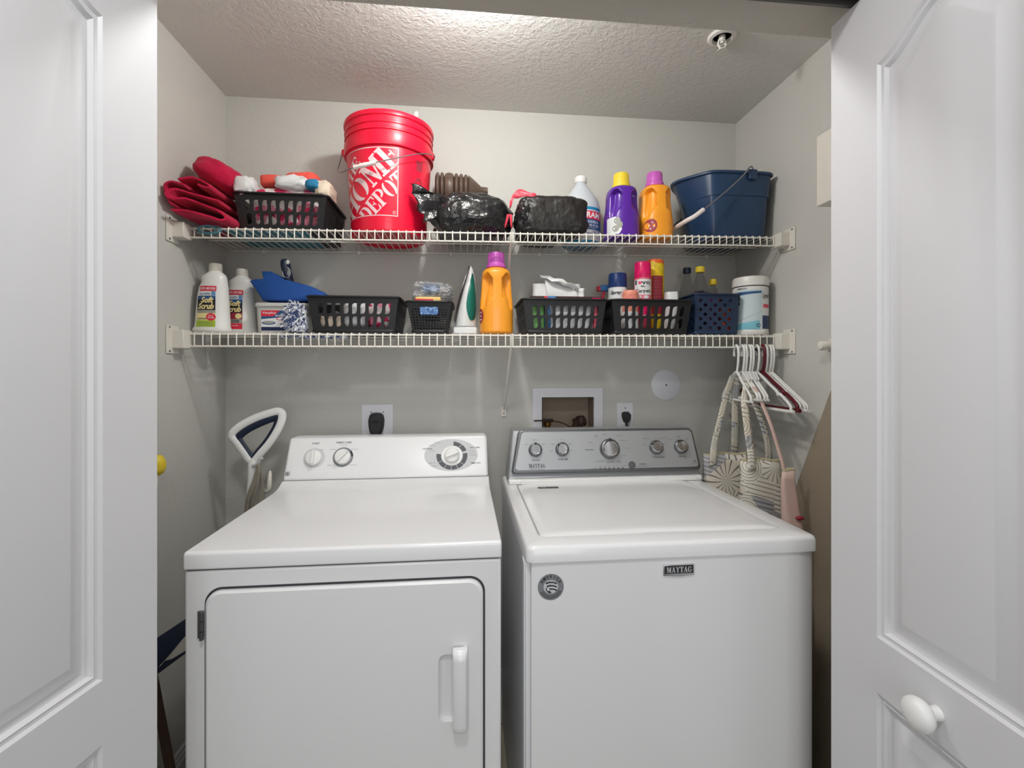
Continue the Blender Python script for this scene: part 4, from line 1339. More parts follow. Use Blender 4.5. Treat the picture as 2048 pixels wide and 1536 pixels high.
# cloths in the upper basket
zb = bk.location.z
for nm, lab, mat, c, sz, sd, kw in (
        ('washcloth', 'coral washcloth rolled on the left of the upper basket', m_coral, (-0.648, 1.735, zb + 0.180), (0.092, 0.13, 0.040), 11, dict(amp=0.05, e=0.5)),
        ('washcloth', 'coral washcloth folded highest in the upper basket', m_coral, (-0.560, 1.745, zb + 0.192), (0.112, 0.13, 0.050), 12, dict(amp=0.05, e=0.5, ry=-0.08)),
        ('rag', 'white rag hanging over the left corner of the upper basket', m_cloth_w, (-0.722, 1.662, zb + 0.143), (0.066, 0.075, 0.062), 13, dict(amp=0.2, ridge=0.1)),
        ('rag', 'white rag between the two coral washcloths', m_cloth_w, (-0.575, 1.668, zb + 0.163), (0.105, 0.06, 0.046), 14, dict(amp=0.18, ridge=0.12)),
        ('rag', 'small blue rag at the right of the coral washcloths', m_blueteal, (-0.505, 1.660, zb + 0.158), (0.046, 0.05, 0.034), 15, dict(amp=0.15)),
        ('rag', 'cream rag curling over the right corner of the upper basket', m_cloth_cream, (-0.476, 1.700, zb + 0.146), (0.054, 0.12, 0.062), 16, dict(amp=0.18, ridge=0.1)),
        ('rag', 'pink flowered rag showing through the slots of the upper basket', m_cloth_p, (-0.604, 1.742, zb + 0.080), (0.225, 0.172, 0.140), 17, dict(amp=0.04, e=0.35))):
    tag(crumple(nm, mat, None, (0, 0, 0), sz, sd, nu=30, nv=18, **{**dict(freq=2.4), **kw}), lab, 'cloth', 'cloths in the upper basket').location = c

# red bucket
BX, BY, BZ, BH = -0.268, 1.750, zu(-0.27) + 0.002, 0.395
t = thing('bucket', 'tall red bucket with a white shop emblem and wire handle on the upper shelf', 'bucket', loc=(BX, BY, BZ))
rb, rs = 0.130, 0.1475
br = lambda z: rb + (rs - rb) * min(1, z / 0.285)
prof = [(rb - 0.016, 0.006), (rb - 0.010, 0.0), (rb - 0.002, 0.001), (rb, 0.006), (br(0.03), 0.030), (br(0.036), 0.034), (br(0.034) + 0.001, 0.038)]
prof += [(br(z), z) for z in (0.06, 0.12, 0.18, 0.24, 0.279)]
prof += [(0.1555, 0.280), (0.157, 0.284), (0.1555, 0.318), (0.151, 0.320), (0.1505, 0.330), (0.1545, 0.332), (0.155, 0.336), (0.1515, 0.339), (0.1515, 0.352), (0.155, 0.354), (0.1555, 0.358), (0.152, 0.361), (0.152, 0.376), (0.157, 0.379), (0.158, 0.388), (0.156, 0.394), (0.152, 0.395), (0.149, 0.392), (0.1475, 0.370), (0.143, 0.28), (0.127, 0.010), (0.02, 0.008)]
ob('pail', MB().lathe(prof, n=72), m_red, t, smooth=32)
for sx in (1, -1):
    mb = MB().lathe([(0.013, 0.0), (0.013, 0.007), (0.009, 0.010)], (0, 0, 0), 16, axis='x')
    mb.v = [Vector((sx * (0.152 + p.x), -0.02 + p.y, 0.300 + p.z)) for p in mb.v]
    ob('ear', mb, m_red, t)
hpth = catmull([(0.163, -0.02, 0.300), (0.158, -0.060, 0.290), (0.118, -0.128, 0.262), (0.045, -0.165, 0.228), (-0.03, -0.172, 0.205), (-0.100, -0.150, 0.195), (-0.150, -0.090, 0.203), (-0.172, -0.035, 0.235), (-0.170, -0.012, 0.275), (-0.163, -0.02, 0.300)], 6)
hd = ob('handle', MB().tube(hpth, 0.0019, 7), m_wiregrey, t, label='thin wire handle')
gp_ = [p for p in hpth if -0.100 < p.x < -0.008 and p.y < -0.1]
ob('grip', MB().tube(gp_, [0.0068 if i % 3 else 0.0078 for i in range(len(gp_))], 12), m_grip, hd, label='white grip')
# emblem wrapped round the pail
TH0 = math.radians(-115.5); ZE = 0.160


def bw(off=0.0009):
    def f(u, v):
        z = min(0.277, ZE + v)
        r = br(z) + off
        a = TH0 + u / 0.14
        return Vector((r * math.cos(a), r * math.sin(a), z))
    return f


def bucket_print(name, vs, fs, mat, cuts, off=0.0009):
    return put2d(name, vs, fs, bw(off), mat, t, cuts)


hs = 0.112
frm = []
for a, b in (((-hs, -hs), (hs, -hs)), ((hs, -hs), (hs, hs)), ((hs, hs), (-hs, hs)), ((-hs, hs), (-hs, -hs))):
    for i in range(16):
        p0 = Vector(a).lerp(Vector(b), i / 16); p1 = Vector(a).lerp(Vector(b), (i + 1) / 16)
        d_ = (p1 - p0).normalized() * 0.0; n_ = Vector((-(Vector(b) - Vector(a)).y, (Vector(b) - Vector(a)).x)).normalized() * 0.003
        frm.append([tuple(p0), tuple(p1), tuple(p1 + n_), tuple(p0 + n_)])
mb = MB()
for pl in frm: mb.add([bw()(a, b) for a, b in pl], [(0, 1, 2, 3)])
ob('emblem_border', mb, m_redprint, t, smooth=180, fix=False)


def clip_sq(poly, s):
    """keep the part of a polygon inside the square |x|,|y| <= s"""
    for ax, sg in ((0, 1), (0, -1), (1, 1), (1, -1)):
        out = []
        for i in range(len(poly)):
            a, b = poly[i], poly[(i + 1) % len(poly)]
            da, db = s - sg * a[ax], s - sg * b[ax]
            if da >= 0: out.append(a)
            if (da >= 0) != (db >= 0):
                k = da / (da - db); out.append((a[0] + (b[0] - a[0]) * k, a[1] + (b[1] - a[1]) * k))
        poly = out
        if len(poly) < 3: return None
    return poly


for wd, h_, w_, a_, b_ in (('THE', 0.043, 0.108, -0.018, 0.074), ('HOME', 0.080, 0.285, 0.002, 0.004), ('DEPOT', 0.056, 0.200, 0.005, -0.074)):
    vs, fs = serif2d(wd, 0.05)
    vs = rot2d(norm2d(vs, h_, w_, a_, b_), 45)
    V2, F2 = [], []
    for f in fs:
        pl = clip_sq([vs[i] for i in f], hs - 0.004)
        if pl:
            o_ = len(V2); V2 += pl; F2.append(tuple(range(o_, o_ + len(pl))))
    bucket_print('lettering', V2, F2, m_redprint, 2)
write('R', bw(), m_redprint, t, h=0.006, cx=hs - 0.012, cy=-hs + 0.012, name='registered_mark')
rg = _arc(hs - 0.012, -hs + 0.012, (0.0062, 0.0062), (0.0052, 0.0052), 0, 360, n=16)
flat_arcs('registered_mark', rg, bw(), m_redprint, t)
# dark print on the right of the pail
dp = [[(0.190 + a, b) for a, b in _r(-0.014, 0.014, 0.058, 0.092)]]
for k_ in range(7): dp += [[(0.190 + a, b) for a, b in _r(-0.014, 0.012 - 0.004 * (k_ % 3), -0.036 - 0.007 * k_, -0.033 - 0.007 * k_)]]
dp += [[(0.190 + a, b) for a, b in p] for p in _arc(0, 0.005, (0.020, 0.030), (0.014, 0.022), 0, 360, n=20)]
flat_arcs('warning_print', dp, bw(), m_maroon, t)

t = thing('brush_handle', 'white brush handle sticking up out of the red bucket', 'brush')
ob('shaft', MB().tube([(-0.250, 1.78, BZ + 0.012), (-0.185, 1.83, 2.255)], 0.007, 10), m_white, t)
ob('handle_end', MB().tube([(-0.1865, 1.829, 2.235), (-0.184, 1.831, 2.262), (-0.182, 1.8325, 2.282), (-0.181, 1.833, 2.290)], [0.008, 0.012, 0.011, 0.004], 12), m_white, t)

# bellows plunger lying behind the bags
t = thing('bellows_plunger', 'brown ribbed plunger bellows lying behind the black bag', 'plunger')
mb = MB()
pf = [(0.012, -0.006), (0.052, 0.0)]
x_ = 0.0
for k_, (wd, rr) in enumerate(((0.017, 0.062), (0.017, 0.0625), (0.036, 0.062), (0.018, 0.061), (0.018, 0.060), (0.018, 0.058))):
    pf += [(0.046, x_), (rr - 0.004, x_ + 0.003), (rr, x_ + wd * 0.4), (rr, x_ + wd * 0.6), (rr - 0.004, x_ + wd - 0.003), (0.046, x_ + wd)]
    x_ += wd
pf += [(0.056, x_ + 0.002), (0.030, x_ + 0.034), (0.016, x_ + 0.05), (0.014, x_ + 0.075)]
ob('bellows', MB().lathe(pf[1:], (-0.108, 1.838, 1.996), 40, axis='x'), m_brown, t, smooth=50)

# black bags
t = thing('trash_bag', 'shiny black plastic bag beside the red bucket', 'bag', 'black bags on the upper shelf')
crumple('bag_film', m_bag, t, (0.030, 1.732, zu(0.1) + 0.073), (0.276, 0.232, 0.156), 21, 0.10, 0.9, 0.16, 0.66, nu=110, nv=64, flatbase=zu(0.16) + 0.0012, smooth=48)
def flapf(u, v):
    A0, A1, B0, B1 = Vector((-0.182, 1.603, zu(0) + 0.152)), Vector((-0.132, 1.616, zu(0) + 0.030)), Vector((-0.055, 1.655, zu(0) + 0.128)), Vector((-0.080, 1.640, zu(0) + 0.020))
    p = A0.lerp(A1, u).lerp(B0.lerp(B1, u), v)
    w = v * (1 - v) * 4
    return p + Vector((0.006 * math.sin(u * 17 + v * 4) * (1 - v), -0.010 * w * (0.6 + 0.5 * math.sin(u * 13 + v * 6)), 0.005 * math.sin(u * 24 + v * 9)))


mb = MB().grid(28, 14, flapf)
ob('loose_flap', mb, m_bag, t, smooth=60, solid=0.001)
t = thing('trash_bag', 'dull black plastic bag in front of the blue fluid jug', 'bag', 'black bags on the upper shelf')
crumple('bag_film', m_bagdull, t, (0.308, 1.662, zu(0.3) + 0.065), (0.240, 0.112, 0.134), 27, 0.07, 1.2, 0.12, 0.42, nu=90, nv=52, flatbase=zu(0.44) + 0.0012, smooth=48)
crumple('bag_tail', m_bagdull, t, (0.278, 1.775, zu(0.3) + 0.050), (0.165, 0.150, 0.100), 29, 0.08, 1.2, 0.12, 0.5, nu=50, nv=30, flatbase=zu(0.36) + 0.0012, smooth=48)
crumple('bag_neck', m_bag, t, (0.212, 1.648, zu(0.17) + 0.058), (0.070, 0.085, 0.105), 33, 0.12, 1.8, 0.26, 0.8, nu=60, nv=40, flatbase=zu(0.23) + 0.0012, smooth=48)
t = thing('drawstring', 'red plastic drawstring lying across the tops of the black bags', 'drawstring')
pth = catmull([(0.158, 1.648, zu(0.2) + 0.118), (0.172, 1.640, zu(0.2) + 0.150), (0.205, 1.645, zu(0.2) + 0.156), (0.240, 1.640, zu(0.2) + 0.142), (0.268, 1.640, zu(0.2) + 0.128), (0.282, 1.655, zu(0.2) + 0.132)], 6)
mb = MB().grid(len(pth) - 1, 3, lambda u, v: pth[min(len(pth) - 1, int(round(u * (len(pth) - 1))))] + Vector((0.004 * math.sin(u * 14), 0.010 * math.sin(u * 9), -0.024 * v + 0.004 * math.sin(u * 22 + v * 4))))
ob('band', mb, m_drawstring, t, solid=0.0012, smooth=60)
t = thing('drawstring', 'short red drawstring end hanging between the two black bags', 'drawstring')
mb = MB()
for k_, (xa, dx) in enumerate(((0.150, -0.012), (0.158, 0.002))):
    mb.grid(4, 5, lambda u, v, xa=xa, dx=dx: (xa + dx * v + 0.010 * (u - 0.5) * (1 - 0.5 * v), 1.601 - 0.004 * math.sin(v * 3) + 0.002 * math.sin(u * 7), zu(0.15) + 0.058 - 0.046 * v))
ob('band', mb, m_drawstring, t, solid=0.0012, smooth=60)

# washer fluid jug
JX, JY, JZ = 0.4500, 1.802, zu(0.44) + 0.001
t = thing('fluid_jug', 'round jug of blue windshield fluid with a white cap behind the black bag', 'jug', loc=(JX, JY, JZ))
JS = 1.0
jb = Body([(0.0, 0, 0, 0.066, 0.066, 2), (0.004, 0, 0, 0.073, 0.073, 2), (0.02, 0, 0, 0.0755, 0.0755, 2), (0.134, 0, 0, 0.0755, 0.0755, 2)])
ob('fluid_body', jb.mesh(48), m_washerfluid, t, smooth=50, label='blue fluid filled lower body')
ob('shoulder', MB().lathe([(0.0755, 0.1342), (0.0745, 0.146), (0.066, 0.170), (0.049, 0.200), (0.031, 0.226), (0.0215, 0.240), (0.0205, 0.252)], n=48), m_jugclear, t, smooth=60, label='clear empty shoulder')
ob('cap', MB().lathe([(0.0225, 0.246), (0.0235, 0.248), (0.0235, 0.266), (0.021, 0.270), (0.004, 0.2705)], n=32), m_white, t)
patch('label', jb, -0.055, 0.0705, 0.010, 0.034, m_labelwhite, t)
patch('label', jb, -0.055, 0.0705, 0.034, 0.088, m_labelblue, t)
patch('label', jb, -0.055, 0.0705, 0.088, 0.118, m_labelred, t)
patch('label', jb, -0.055, 0.0705, 0.119, 0.1225, m_labelwhite, t)
patch('label', jb, -0.055, -0.026, 0.096, 0.120, m_labelwhite, t, off=0.0009)
write('FRAM', jb.fn(0.0012), m_labelwhite, t, h=0.022, w=0.070, cx=0.025, cy=0.1035, shear=0.12, bold=0.03, cuts=1)
write('WINDSHIELD', jb.fn(0.0012), m_labelwhite, t, h=0.0095, w=0.064, cx=0.020, cy=0.0775, bold=0.01)
write('WASHER FLUID', jb.fn(0.0012), m_labelwhite, t, h=0.0095, w=0.066, cx=0.021, cy=0.0640, bold=0.01)
write('ALL SEASON FORMULA', jb.fn(0.0012), m_labelwhite, t, h=0.0035, w=0.054, cx=0.014, cy=0.0540)
patch('label', jb, -0.03, 0.066, 0.036, 0.048, m_labelwhite, t, off=0.0010)
write('-20°F', jb.fn(0.0014), m_labelnavy, t, h=0.0095, w=0.034, cx=0.040, cy=0.0420, bold=0.02)
for k_ in range(3): write('DANGER POISON KEEP AWAY', jb.fn(0.0012), m_dkgrey, t, h=0.003, w=0.060, cx=0.022, cy=0.030 - 0.006 * k_)


def jug(name, label, mat, capmat, loc, a, b, hb, capr, caph, sc=1.0):
    """laundry jug: oval body, finger recesses either side of a grip facing -y"""
    t = thing(name, label, 'bottle', 'laundry detergent jugs', loc=loc)
    nt, nz = 120, 64
    prof = [(0, 0.90), (0.012, 0.97), (0.03, 1.0), (0.36, 1.0), (0.46, 0.985), (0.58, 0.93), (0.70, 0.90), (0.82, 0.885), (0.90, 0.84), (0.955, 0.70), (0.985, 0.52), (1.0, 0.42)]

    def pr(k):
        for A, B in zip(prof, prof[1:]):
            if k <= B[0]:
                q = (k - A[0]) / (B[0] - A[0]); q = q * q * (3 - 2 * q) * 0.5 + q * 0.5
                return A[1] + (B[1] - A[1]) * q
        return prof[-1][1]
    ss = lambda e0, e1, x: (lambda q: q * q * (3 - 2 * q))(min(1, max(0, (x - e0) / (e1 - e0))))
    rings = []
    for j in range(nz + 1):
        k = j / nz
        s_ = pr(k)
        ring = []
        for i in range(nt):
            th = 2 * math.pi * i / nt
            c, q = math.cos(th), math.sin(th)
            n_ = 2.5
            x = a * s_ * math.copysign(abs(c) ** (2 / n_), c); y = b * s_ * math.copysign(abs(q) ** (2 / n_), q)
            if k > 0.94:   # towards the round neck
                m_ = (k - 0.94) / 0.06
                x = x * (1 - m_) + capr * 0.86 * c * m_; y = y * (1 - m_) + capr * 0.86 * q * m_
            d = (math.degrees(th) + 90 + 180) % 360 - 180
            ad = abs(d)
            lo = 0.34 + 0.16 * ss(48, 20, ad)
            hi = 0.86 - 0.10 * (abs(ad - 42) / 30) ** 2
            w = ss(12, 18, ad) * (1 - ss(56, 74, ad)) * ss(lo, lo + 0.06, k) * (1 - ss(hi - 0.010, hi + 0.022, k))
            L_ = math.hypot(x, y) or 1
            dep = 0.023 * sc * w * (0.55 + 0.45 * ss(0.36, 0.8, k))
            x -= x / L_ * dep; y -= y / L_ * dep
            ring.append((x, y, hb * k))
        rings.append(ring)
    ob('jug_body', MB().loft(rings), mat, t, smooth=60)
    z = hb
    cap = ob('cap', MB().lathe([(capr * 0.86, z - 0.006), (capr * 1.16, z - 0.004), (capr * 1.18, z + 0.004), (capr * 1.12, z + 0.010), (capr, z + 0.011), (capr * 0.97, z + caph - 0.003), (capr * 0.92, z + caph), (capr * 0.2, z + caph - 0.0005)], n=36), capmat, t, smooth=40)
    for i in range(24):
        th = 2 * math.pi * i / 24
        c, q = math.cos(th), math.sin(th)
        if i == 0: mb = MB()
        mb.tube([(capr * 0.995 * c, capr * 0.995 * q, z + 0.013), (capr * 0.965 * c, capr * 0.965 * q, z + caph - 0.004)], 0.0008, 4)
    rb_ = ob('cap_ribs', mb, capmat, cap, smooth=60); rb_['kind'] = 'stuff'
    body = Body([(hb * k, 0, 0, a * s_, b * s_, 2.5) for k, s_ in prof[:6]])
    return t, body


t, bd = jug('detergent_jug', 'purple laundry jug with a yellow cap on the upper shelf', m_purple, m_ycap, (0.584, 1.72, zu(0.58) + 0.001), 0.0610, 0.072, 0.205, 0.0285, 0.047)
patch('label', bd, -0.060, -0.020, 0.012, 0.075, m_labelwhite, t, shape=lambda u, v: (u * (0.75 + 0.25 * math.sin(v * 5)), v), off=0.0008)
for x_, z_ in ((-0.036, 0.060), (-0.028, 0.045), (-0.040, 0.032)):
    spot('label_flower', bd, x_, z_, 0.010, 0.012, m_labelgrey, t, 0.0012)
t, bd = jug('detergent_jug', 'orange laundry jug with a magenta cap beside the blue pail', m_orange, m_mcap, (0.713, 1.72, zu(0.71) + 0.001), 0.0605, 0.072, 0.212, 0.0290, 0.047)
spot('label', bd, -0.038, 0.045, 0.019, 0.024, m_maroon, t)
for x_, z_ in ((-0.034, 0.055), (-0.044, 0.045), (-0.030, 0.040), (-0.040, 0.033)): spot('label_dot', bd, x_, z_, 0.0025, 0.0025, m_labelwhite, t, 0.0014, 10)

# blue mop pail
PX0, PZ, PH = 0.985, zu(1.0) + 0.001, 0.236
t = thing('mop_pail', 'dark blue plastic pail with a pouring lip at the right end of the upper shelf', 'pail', loc=(PX0, 1.752, PZ))
pl_out = [(-0.183, 0.0), (-0.166, -0.044), (-0.125, -0.098), (-0.105, -0.118), (-0.085, -0.128), (-0.03, -0.133), (0.06, -0.133), (0.110, -0.131), (0.132, -0.122), (0.142, -0.100), (0.144, 0.0), (0.142, 0.100), (0.132, 0.122), (0.110, 0.131), (0.06, 0.133), (-0.03, 0.133), (-0.085, 0.128), (-0.105, 0.118), (-0.125, 0.098), (-0.166, 0.044)]
pl_s = catmull([(a, b, 0) for a, b in pl_out], 3, closed=True)


def pring(k, z, spout=1.0):
    out = []
    for p in pl_s:
        x, y = p.x, p.y
        if x < -0.10: x = -0.10 + (x + 0.10) * spout
        out.append((x * k, y * k, z))
    return out


rings = [pring(0.84, 0.0, 0.3), pring(0.855, 0.003, 0.3), pring(0.865, 0.022, 0.32), pring(0.872, 0.024, 0.34), pring(0.925, 0.150, 0.62), pring(0.946, 0.1515, 0.64), pring(0.948, 0.156, 0.66), pring(0.985, 0.226, 0.97), pring(1.0, 0.2265, 1.0), pring(1.03, 0.228, 1.03), pring(1.035, 0.234, 1.03), pring(1.02, 0.2375, 1.02), pring(0.975, 0.236, 0.98), pring(0.90, 0.12, 0.6), pring(0.83, 0.010, 0.3)]
ob('pail_body', MB().loft(rings), m_bluepail, t, smooth=36)
for sy in (-1, 1):
    e = ob('ear', MB().box(0.052 - 0.016, 0.052 + 0.016, *sorted((sy * 0.134, sy * 0.142)), 0.206, 0.242), m_bluepail, t, bevel=0.003)
hp_ = catmull([(0.052, -0.142, 0.240), (0.040, -0.147, 0.248), (0.026, -0.148, 0.236), (0.004, -0.148, 0.210), (-0.080, -0.152, 0.135), (-0.168, -0.154, 0.066), (-0.192, -0.138, 0.052), (-0.200, -0.09, 0.048), (-0.200, 0.09, 0.048), (-0.19, 0.138, 0.055), (-0.10, 0.150, 0.13), (0.04, 0.148, 0.235)], 6)
hd = ob('handle', MB().tube(hp_, 0.0028, 8), m_wiregrey, t, label='grey wire handle')
ob('grip', MB().tube([p for p in hp_ if p.x < -0.130 and p.y < 0.06], 0.0078, 12), m_grip, hd, label='white grip')

# ------------------------------------------------------------------ lower shelf, left to right


def scrub(label, loc, variant):
    t = thing('cleaner_bottle', label, 'bottle', 'white cream cleaner bottles', loc=loc)
    bd = Body([(0.0, 0, 0, 0.054, 0.028, 2.6), (0.004, 0, 0, 0.0585, 0.033, 2.6), (0.014, 0, 0, 0.0585, 0.0335, 2.6), (0.022, 0.001, 0, 0.054, 0.032, 2.5), (0.12, 0.003, 0, 0.0475, 0.031, 2.4), (0.152, 0.005, 0, 0.0435, 0.030, 2.3), (0.172, 0.008, 0, 0.038, 0.028, 2.2), (0.181, 0.006, 0, 0.0395, 0.027, 2.2), (0.189, 0.006, 0, 0.038, 0.026, 2.1), (0.197, 0.009, 0, 0.030, 0.024, 2.0), (0.203, 0.010, 0, 0.0215, 0.0205, 2.0), (0.208, 0.010, 0, 0.019, 0.019, 2.0)])
    ob('bottle_body', bd.mesh(44), m_bottlew, t, smooth=60)
    ob('cap', MB().lathe([(0.0195, 0.206), (0.0200, 0.208), (0.0192, 0.229), (0.0175, 0.232), (0.004, 0.2325)], (0.010, 0, 0), 28), m_capgrey, t)
    sl = lambda u, v: (u + 0.10 * (v - 0.5), v)
    L = lambda z0, z1, m, x0=-0.031, x1=0.024, off=0.0006: patch('label', bd, x0, x1, z0, z1, m, t, off, 10, 3)
    L(0.137, 0.154, m_labelred, -0.026, 0.026)
    write('50% MORE', bd.fn(0.0011), m_labelwhite, t, h=0.0085, w=0.046, cx=0.000, cy=0.1455, bold=0.015)
    L(0.122, 0.136, m_labelwhite); L(0.122, 0.136, m_labelsky, 0.012, 0.024, 0.0009)
    write('1st WIPE!', bd.fn(0.0012), m_labelblue, t, h=0.006, w=0.032, cx=-0.008, cy=0.1275, bold=0.02)
    L(0.110, 0.121, m_labelblue, -0.033, 0.024)
    L(0.074, 0.1102, m_labelblack, -0.034, 0.024)
    write('Soft', bd.fn(0.0013), m_labelcream, t, h=0.020, w=0.040, cx=-0.001, cy=0.1075, shear=0.3, bold=0.04)
    write('Scrub', bd.fn(0.0013), m_labelcream, t, h=0.020, w=0.050, cx=-0.005, cy=0.0870, shear=0.3, bold=0.04)
    if variant == 0:
        L(0.064, 0.074, m_labelgrey, -0.035, 0.024)
        L(0.040, 0.064, m_labelcream, -0.036, 0.024)
        write('with BLEACH', bd.fn(0.0011), m_labelnavy, t, h=0.005, w=0.030, cx=-0.018, cy=0.0460, bold=0.02)
        spot('label_seal', bd, 0.011, 0.0515, 0.0145, 0.0125, m_labelred, t, 0.0012)
        write('KILLS', bd.fn(0.0016), m_labelwhite, t, h=0.0045, w=0.014, cx=0.011, cy=0.0560)
        write('99.9%', bd.fn(0.0016), m_labelwhite, t, h=0.0055, w=0.019, cx=0.011, cy=0.0490, bold=0.02)
        L(0.019, 0.040, m_labellime, -0.037, 0.024)
        for k in range(3): write('CLEANSER WITH BLEACH', bd.fn(0.0011), m_greyink, t, h=0.003, w=0.044, cx=-0.006, cy=0.034 - 0.0055 * k)
    else:
        L(0.052, 0.074, m_maroon, -0.035, 0.024)
        spot('label_seal', bd, 0.012, 0.063, 0.0105, 0.0095, m_labelcream, t, 0.0012)
        L(0.038, 0.052, m_labelgrey, -0.036, 0.024)
        write('OXI', bd.fn(0.0012), m_labelblack, t, h=0.009, w=0.024, cx=0.002, cy=0.0450, bold=0.03)
        L(0.018, 0.038, m_labelred, -0.037, 0.024)
        write('CLEANSER', bd.fn(0.0012), m_labelwhite, t, h=0.004, w=0.036, cx=-0.006, cy=0.0300)
    return t


scrub('white cleaner bottle with a lime green label foot, furthest left on the lower shelf', (-0.8385, 1.680, zl(-0.84) + 0.001), 0)
scrub('white cleaner bottle with a red label foot, partly behind another bottle', (-0.7905, 1.762, zl(-0.79) + 0.001), 1)

# moisture absorber tub
t = thing('moisture_tub', 'frosted white tub with a red and blue moisture absorber label', 'tub', loc=(-0.620, 1.742, zl(-0.62) + 0.001))
tb = Body([(0, 0, 0, 0.078, 0.060, 7), (0.004, 0, 0, 0.080, 0.062, 7), (0.090, 0, 0, 0.0845, 0.064, 7), (0.092, 0, 0, 0.088, 0.070, 7), (0.102, 0, 0, 0.088, 0.070, 7), (0.104, 0, 0, 0.085, 0.067, 7)])
ob('tub_body', tb.mesh(56), m_tub, t, smooth=40)
P4 = lambda z0, z1, x0, x1, m, o=0.0006, sh=None: patch('label', tb, x0, x1, z0, z1, m, t, o, 12, 3, sh)
P4(0.010, 0.078, -0.062, 0.062, m_labelwhite)
P4(0.048, 0.078, -0.062, 0.062, m_labelblue, 0.0009, lambda u, v: (u, v * (1 - 0.45 * u) + 0.45 * u if True else v))
P4(0.058, 0.078, -0.062, 0.000, m_labelred, 0.0012, lambda u, v: (u * (0.62 + 0.38 * v), v))
write('Vacplus', tb.fn(0.0016), m_labelwhite, t, h=0.010, w=0.044, cx=-0.036, cy=0.0690, bold=0.015)
write('Moisture Absorber', tb.fn(0.0016), m_labelwhite, t, h=0.006, w=0.060, cx=0.014, cy=0.0640, deg=8, bold=0.02)
spot('label_oval', tb, -0.038, 0.036, 0.022, 0.0065, m_labelblue, t, 0.0010); spot('label_oval', tb, -0.038, 0.037, 0.018, 0.0045, m_labelgrey, t, 0.0013)
spot('label_oval', tb, 0.002, 0.050, 0.016, 0.0055, m_labelpink, t, 0.0012); spot('label_oval', tb, 0.002, 0.050, 0.012, 0.0035, m_labelwhite, t, 0.0015)
P4(0.010, 0.022, -0.062, 0.062, m_labelnavy, 0.0009)

# blue scoop with its navy ring handle
t = thing('blue_scoop', 'blue felt-like scoop with a navy ring handle lying on the white tub', 'dustpan')
sc_o = [(-0.731, 1.605), (-0.712, 1.611), (-0.681, 1.611), (-0.686, 1.638), (-0.657, 1.637), (-0.633, 1.626), (-0.615, 1.612), (-0.575, 1.603), (-0.525, 1.590), (-0.490, 1.573), (-0.468, 1.552), (-0.520, 1.545), (-0.566, 1.539), (-0.62, 1.536), (-0.684, 1.5375), (-0.712, 1.580)]
rings = []
ctr_ = (-0.60, 1.575)
for dy, k in ((0.0, 0.90), (0.004, 0.97), (0.014, 1.0), (0.055, 1.0), (0.095, 0.94), (0.105, 0.86)):
    rings.append([(ctr_[0] + (a - ctr_[0]) * k, 1.690 + dy + 0.010 * math.sin(a * 22), max(1.5380, ctr_[1] + 0.004 + (b - ctr_[1]) * k)) for a, b in sc_o])
ob('scoop', MB().loft(rings), m_dustpan, t, smooth=50)
h_ = ob('ring_handle', MB().tube(catmull([(-0.604, 1.735, 1.596), (-0.608, 1.730, 1.618), (-0.617, 1.728, 1.650), (-0.622, 1.728, 1.680), (-0.622, 1.728, 1.692)], 4), [0.008, 0.011, 0.014, 0.0165, 0.018, 0.0185, 0.019, 0.0195, 0.020, 0.0205, 0.021, 0.0205, 0.0195, 0.018, 0.0155, 0.0125, 0.006][:17], 20, flat=0.75), m_navy, t, smooth=60, label='navy handle')
ob('ring', MB().lathe([(0.0105, 0), (0.0128, -0.003), (0.0135, 0.0), (0.0128, 0.003)], (-0.6125, 1.7135, 1.642), 24, False, False, sx=1.45, sy=1.0, axis='y'), m_ltgrey, h_, smooth=180)
ob('ring_center', MB().lathe([(0.0105, 0.001), (0.0050, -0.002), (0.001, -0.002)], (-0.6125, 1.7125, 1.642), 20, sx=1.45, sy=1.0, axis='y'), m_dchrome, h_)
ob('button', MB().lathe([(0.0062, 0.001), (0.0055, -0.003), (0.001, -0.0035)], (-0.6085, 1.7145, 1.679), 16, sx=1.3, sy=0.9, axis='y'), m_white, h_)

# chenille duster: soft core with loose strands
t = thing('chenille_duster', 'shaggy blue and white duster squeezed between the tub and a black basket', 'duster')
crumple('core', m_fluff_b, t, (-0.556, 1.637, 1.477), (0.062, 0.045, 0.092), 5, 0.12, 3, 0, 0.9, 24, 16, flatbase=1.4302, smooth=180)
rr = random.Random(3)
for nm, mt in (('white_strands', m_fluff_w), ('blue_strands', m_fluff_b)):
    mb = MB()
    for i in range(520 if nm[0] == 'w' else 260):
        u, v = rr.uniform(-math.pi, math.pi), math.asin(rr.uniform(-0.95, 1))
        d = Vector((math.cos(v) * math.cos(u), math.cos(v) * math.sin(u), math.sin(v)))
        c = Vector((-0.556 + d.x * 0.031, 1.637 + d.y * 0.022, 1.478 + d.z * 0.046))
        e = Vector((rr.uniform(-1, 1), rr.uniform(-1, 1), rr.uniform(-1, 0.6)))
        q = c + (d * 0.6 + e * 0.6) * rr.uniform(0.006, 0.016)
        q.y = max(q.y, 1.6065)
        q2 = q + (e * 0.8 + Vector((0, 0, -0.5))) * rr.uniform(0.004, 0.010)
        for w_ in (q, q2):
            w_.z = max(w_.z, 1.4325); w_.y = min(max(w_.y, 1.6065), 1.672); w_.x = min(max(w_.x, -0.606), -0.5235)
        mb.tube([c, q, q2], [0.0024, 0.0022, 0.0012], 4)
    o = ob(nm, mb, mt, t, smooth=60); o['kind'] = 'stuff'
t = thing('chenille_pad', 'blue and white shaggy pad lying under the black basket by the duster', 'duster')
mb = MB()
